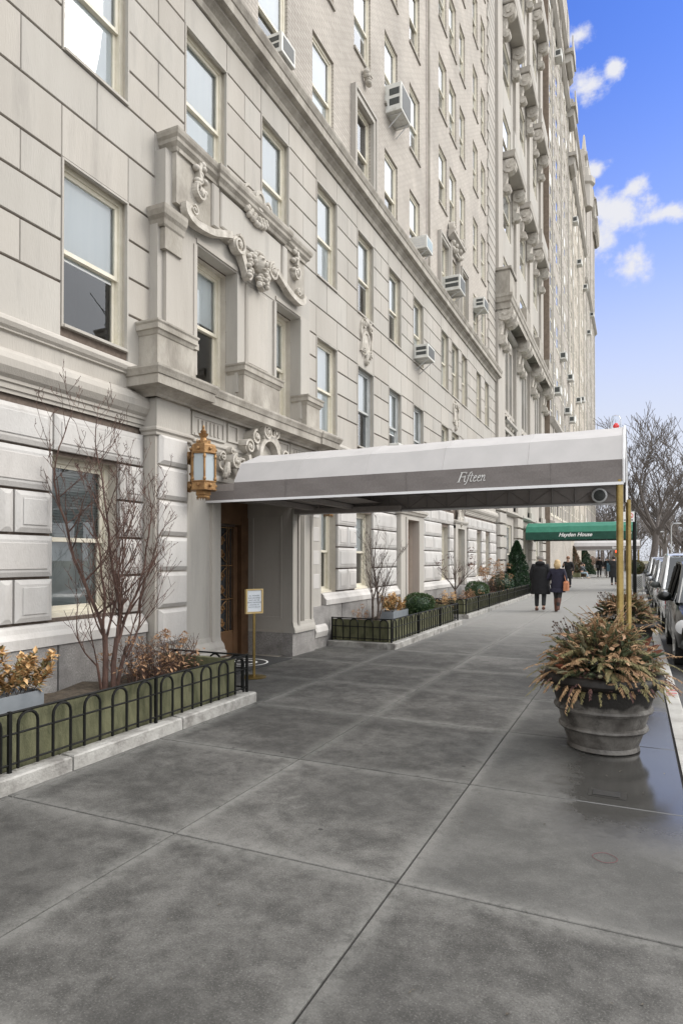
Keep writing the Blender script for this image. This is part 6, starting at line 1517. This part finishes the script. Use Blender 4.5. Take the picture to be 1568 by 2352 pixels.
TR = mat('charcoal_trousers', (.018, .018, .019), (.03, .03, .032), 10, .85); BR = mat('brown_leather', (.085, .035, .022), (.14, .055, .035), 10, .4); GH = mat('grey_hair', (.20, .18, .16), (.30, .28, .26), 20, .8); BH_ = mat('blonde_hair', (.42, .29, .14), (.58, .43, .24), 20, .6); RH = mat('auburn_hair', (.22, .10, .05), (.30, .15, .08), 20, .6); DH = mat('dark_hair', (.02, .016, .013), (.04, .03, .025), 20, .6)
DEN = mat('pale_denim', (.24, .32, .38), (.32, .41, .47), 14, .9); BLU = mat('pale_blue_bag', (.28, .38, .58), (.36, .46, .66), 5, .5); GREYV = mat('grey_vest', (.07, .08, .09), (.11, .12, .13), 8, .8)
def bag(m, p, s, strap=None, name='handbag', label='', cat='bag'):
    def f(t, k):
        b = bpy.data.objects.new(name, None)
        mb = MB(); mb.prism([(p[1]-s[1], p[2]-s[2]), (p[1]+s[1], p[2]-s[2]*1.0), (p[1]+s[1]*.8, p[2]+s[2]*.6), (p[1], p[2]+s[2]), (p[1]-s[1]*.8, p[2]+s[2]*.6)], p[0]-s[0], p[0]+s[0])
        tt = thing(name, label, cat, t.location, t.rotation_euler[2], world=False)
        o = mb.build('bag_body', m, tt, True); md = o.modifiers.new('bevel', 'BEVEL'); md.width = .025; md.segments = 3
        st = MB(); st.tube([(p[0], p[1]-.06, p[2]+s[2]*.8), (p[0]-.03, p[1]-.05, 1.15*k), (p[0]-.10, p[1]*.5, 1.47*k), (p[0]-.03, p[1]+.09, 1.15*k), (p[0], p[1]+.06, p[2]+s[2]*.8)], .010, 5); st.build('strap', m, tt)
    return f
person((-2.69, 20.62, 0), 2, 1.76, 'balding grey-haired person in a long black quilted coat, walking away', CB1, TR, BR, GH, .40, bulk=1.12, hood=True, bald=True)
person((-2.17, 20.5, 0), -4, 1.58, 'blonde person in navy coat and brown boots, walking away with a tan bag', CB2, TR, BR, BH_, .26, boots=BR, hairlong=True, bulk=1.08, legL=[(-.10, 0, .90), (-.05, .05, .5), (-.05, .02, .09)], legR=[(.10, 0, .90), (.07, -.06, .5), (.05, -.22, .15)],
       armL=[(-.20, 0, 1.40), (-.30, .0, 1.15), (-.38, .12, 1.05)], extras=bag(mat('tan_leather', (.38, .14, .06), (.48, .20, .10), 8, .45), (.27, -.06, .80), (.06, .17, .15), label='tan leather shoulder bag on the blonde person in navy'))
def shades(t, k):
    m = MB()
    for s in (-1, 1): m.ell((s*.036*k, .105*k, 1.635*k), (.03*k, .02*k, .02*k), 8, 6)
    m.build('sunglasses', BLACK, t, True); bag(BLU, (.30, .02, .84), (.05, .13, .17), name='shoulder_bag', label='pale blue bag hanging from the person in sunglasses')(t, k)
person((-3.48, 38.4, 0), 176, 1.77, 'auburn-haired person in sunglasses and black coat, walking towards the camera', CB3, TR, BLACK, RH, .42, armR=[(.20, 0, 1.40), (.28, .04, 1.14), (.22, .20, 1.26)], extras=shades)
person((-4.12, 57.6, 0), -100, 1.75, 'person in pale jeans and grey vest, seated on the kerb with chin on hand', GREYV, DEN, mat('tan_shoe', (.5, .38, .28), None), DH, 0, seated=True, legL=[(-.10, .02, .46), (-.12, .40, .46), (-.12, .42, .09)], legR=[(.10, .02, .46), (.12, .42, .46), (.12, .50, .09)], armL=[(-.20, .02, .98), (-.24, .16, .74), (-.14, .36, .56)], armR=[(.20, .02, .98), (.22, .24, .76), (.08, .22, 1.06)])
person((-2.94, 61.6, 0), 0, 1.80, 'tall person in black with a grey shoulder bag, walking away in the distance', CB3, TR, BLACK, DH, .3, extras=bag(mat('grey_bag', (.08, .08, .085), None), (-.18, -.18, .98), (.12, .05, .13), label='grey shoulder bag on the tall distant person in black'))
person((-2.20, 60.8, 0), 5, 1.82, 'person in a black jacket and dark brown trousers, walking away left of the blue-sleeved one', CB3, mat('brown_trousers', (.05, .038, .03), None), BLACK, GH, .2)
person((-2.55, 66, 0), 180, 1.7, 'pale-faced person in dark clothes coming between the two distant walkers', CB3, mat('light_trousers', (.3, .3, .3), None), BLACK, DH, .2)
person((-1.22, 43.0, 0), -3, 1.80, 'broad person in a black hat and dark coat, partly behind the brass canopy pole', CB3, TR, BR, DH, .45, bulk=1.2, extras=bag(mat('teal_backpack', (.03, .07, .09), None), (-.3, -.02, 1.12), (.10, .12, .26), name='backpack', label='dark teal bag carried beside the broad person in black'))

# ---------------------------------------------------------------- street furniture
t = thing('parking_sign', 'dark post with a white no-parking sign beyond the brass poles', 'sign', (-.02, 20.5, 0))
m = MB(); m.lathe([(.05, 0), (.05, 2.95)], (-.02, 20.5, 0), 10); m.build('post', BLACK, t)
m = MB(); m.box(-.34, -.02, 20.44, 20.46, 2.70, 3.00); m.build('sign_plate', WHITE, t)
m = MB(); m.ribbon([(-.13+.07*cos(a), 2.88+.07*sin(a)) for a in [2*PI*i/16 for i in range(17)]], .014, 20.432, 20.439, 'y'); m.ribbon([(-.18, 2.93), (-.08, 2.83)], .014, 20.432, 20.439, 'y'); m.build('no_parking_symbol', REDBULB, t)
m = MB(); m.box(-.30, -.06, 20.432, 20.439, 2.74, 2.77); m.build('sign_bar', INK, t)
# white lattice planter with clipped bush
t = thing('lattice_planter', 'white lattice planter by the kerb past the green canopy', 'planter', (.0, 36.8, 0)); m = MB()
x0, x1, y0, y1 = -.42, .36, 36.4, 37.2
m.box(x0, x1, y0, y1, .0, .08); m.box(x0, x1, y0, y1, .74, .82)
for (a, b) in ((x0, y0), (x1-.06, y0), (x0, y1-.06), (x1-.06, y1-.06)): m.box(a, a+.06, b, b+.06, .08, .74)
m.build('frame', WHITE, t); m = MB()
for k in range(-6, 12):
    for s in (1, -1):
        xa = x0+k*.11; pts = [(xa, .08), (xa+s*.66, .74)]
        def clipx(p, q):
            o = []
            for f in [i/12 for i in range(13)]:
                x = p[0]+(q[0]-p[0])*f; z = p[1]+(q[1]-p[1])*f
                if x0 <= x <= x1: o.append((x, z))
            return o
        c = clipx(*pts)
        if len(c) > 1: m.ribbon(c, .03, y0+.005, y0+.02, 'y')
m.build('lattice', WHITE, t); m = MB(); m.box(x0+.03, x1-.03, y0+.03, y1-.03, .08, .78); m.build('dark_liner', DKMETAL, t)
bush('clipped_bush', 'yellowish clipped round bush in the white lattice planter', 'bush', (-.03, 36.8, 1.16), (.46, .46, .40), mat('yew_leaf', (.07, .065, .02), (.16, .14, .05), 9, .7), 3000, .035, .055, 61, base=.8)
# iron gate past the balcony house
t = thing('iron_gate', 'tall black iron gate beside the wall, behind the walking couple', 'gate', (-5.1, 46, 0)); m = MB()
for i in range(13): y = 43.2+i*.46; m.tube([(-5.1, y, 1.6), (-5.1, y, 2.45)], .018, 4)
for z in (1.62, 2.2, 2.45): m.tube([(-5.1, 43.2, z), (-5.1, 48.75, z)], .022, 4)
m.build('bars', BLACK, t); m = MB(); m.box(-5.13, -5.09, 43.2, 48.8, .1, 1.6); m.build('solid_panel', BLACK, t)
t = thing('railing', 'thin black railing in front of the balcony house, behind the walking couple', 'railing', (-4.7, 36, 0)); m = MB()
for i in range(24): y = 32.2+i*.4; m.tube([(-4.75, y, 0), (-4.75, y, 1.05)], .01, 4)
for z in (.12, 1.05): m.tube([(-4.75, 32.2, z), (-4.75, 41.4, z)], .014, 4)
m.build('bars', BLACK, t)
planter(56, 64, -4.0, 'low bed with kerb where the man is seated'); planter(72, 92, -4.4, 'farthest planting bed along the corner block', (True, True))
# traffic signal and street lamp
t = thing('traffic_signal', 'traffic signal showing red at the far corner', 'traffic light', (-1.6, 95, 0)); m = MB(); m.tube([(-1.2, 95, 0), (-1.2, 95, 3.3)], .07, 8); m.tube([(-1.2, 95, 3.2), (-2.35, 95, 3.2)], .05, 6); m.build('post', BLACK, t)
m = MB(); m.box(-2.52, -2.18, 94.85, 95.1, 1.9, 2.95); m.build('signal_housing', mat('signal_yellow', (.25, .17, .03), None), t); m = MB(); m.lathe([(.15, 0), (.12, -.05), (.001, -.06)], (-2.35, 94.84, 2.70), 14, 'y'); m.build('red_light', REDSIG, t)
for (x, y, hgt, lab) in ((4.2, 92, 6.2, 'tall grey street lamp against the park trees'), (2.2, 93, 5.2, 'thin pale lamp post left of the tall street lamp')):
    t = thing('street_lamp', lab, 'street lamp', (x, y, 0)); m = MB(); m.tube([(x, y, 0), (x, y, hgt-.3), (x+.3, y, hgt)], [.09, .06, .05], 8); m.build('post', STEEL, t); m = MB(); m.ell((x+.7, y, hgt), (.5, .2, .1), 10, 6); m.build('lamp_head', STEEL, t, True)
t = thing('park_wall', 'low grey stone wall along the park edge', 'wall', (10, 102, 0)); m = MB()
for i in range(50): m.box(-20+i*1.6, -18.42+i*1.6, 101.2, 101.8, -.1, 1.0)
m.build('wall_stones', mat('park_wall_stone', (.26, .24, .22), (.38, .36, .33), 3, .9), t)

# ---------------------------------------------------------------- park trees
def tree(x, y, H, r, label, seed, lean=(0, 0), lvl=4, m=BARKG, kids=(3, 4), rmin=.02, group='bare park trees', first=.3, limbs=5, spread=.75):
    rg = random.Random(seed); t = thing('bare_tree', label, 'tree', (x, y, -.1), group=group); a = MB(); b = Vector((x, y, -.2)); top = b+Vector((lean[0], lean[1], H*first))
    a.tube([b, b+Vector((0, 0, .5)), b.lerp(top, .6)+Vector((.1, 0, 0)), top], [r*1.5, r*1.1, r, r*.85], 10, False); a.build('trunk', m, t, True)
    c = MB()
    for i in range(limbs):
        an = 2*PI*i/limbs+rg.uniform(-.4, .4); d = Vector((cos(an)*.75, sin(an)*.6, rg.uniform(.8, 1.6)))
        grow(c, top-Vector((0, 0, rg.uniform(0, H*.08))), d, H*rg.uniform(.36, .46), r*rg.uniform(.45, .65), lvl, rg, spread, .22, 5, kids, rmin, .16, .62)
    c.build('crown', m, t); return t
tree(1.75, 88, 17.5, .42, 'tallest leaning bare tree, right beside the canopy end', 71, (.6, 0), 4, rmin=.022, limbs=6, kids=(3, 5))
tree(6.5, 99, 14, .35, 'bare tree right of the tallest one, cut off by the right edge', 72, (-.5, 0), 4, rmin=.022, limbs=5, kids=(3, 5))
tree(-3.2, 108, 13, .35, 'bare tree glimpsed between the far blocks and the brass poles', 73, (.2, 0), 4, rmin=.025, limbs=5)
tree(4.2, 118, 15, .35, 'smaller bare tree behind the street lamps', 74, (.3, 0), 4, rmin=.03, limbs=5)
for i, (x, y, hh) in enumerate(((17.5, 7, 13), (19, 16, 12), (18, 27, 14))): tree(x, y, hh, .26, ('first', 'second', 'third')[i]+' bare tree on the far side of the road, mirrored in the windows', 90+i, (.2, .1), 3, rmin=.02, limbs=5, kids=(3, 5))
rg = random.Random(80); c = MB(); c2 = MB()
for i in range(46):
    x = rg.uniform(-14, 40); y = rg.uniform(135, 200); H = rg.uniform(9, 14); p = Vector((x, y, 0)); c.tube([p, p+Vector((0, 0, H*.35))], [.3, .22], 5, False)
    for k in range(4): grow(c, p+Vector((0, 0, H*.3)), Vector((rg.uniform(-.7, .7), rg.uniform(-.4, .4), 1)), H*.4, .14, 3, rg, .85, .15, 4, (3, 4), .035, .18)
o = c.build('park_woods', BARKG); o['kind'] = 'stuff'; o['label'] = 'grey brown mass of bare park trees behind the parked cars'
for i in range(15000):
    x = rg.uniform(-16, 44); y = rg.uniform(128, 150); z = abs(rg.gauss(0, 3.6))*(1+.4*sin(x*.4)); c2.leaf(Vector((x, y, z)), Vector((rg.uniform(-1, 1), rg.uniform(-1, 1), rg.uniform(-.5, 1))), .09, .6)
o = c2.build('park_undergrowth', mat('undergrowth', (.085, .068, .058), (.14, .115, .10), 2, .95)); o['kind'] = 'stuff'; o['label'] = 'brown undergrowth below the bare park trees'
for o_ in bpy.data.objects:
    if 'wroot' in o_: del o_['wroot']
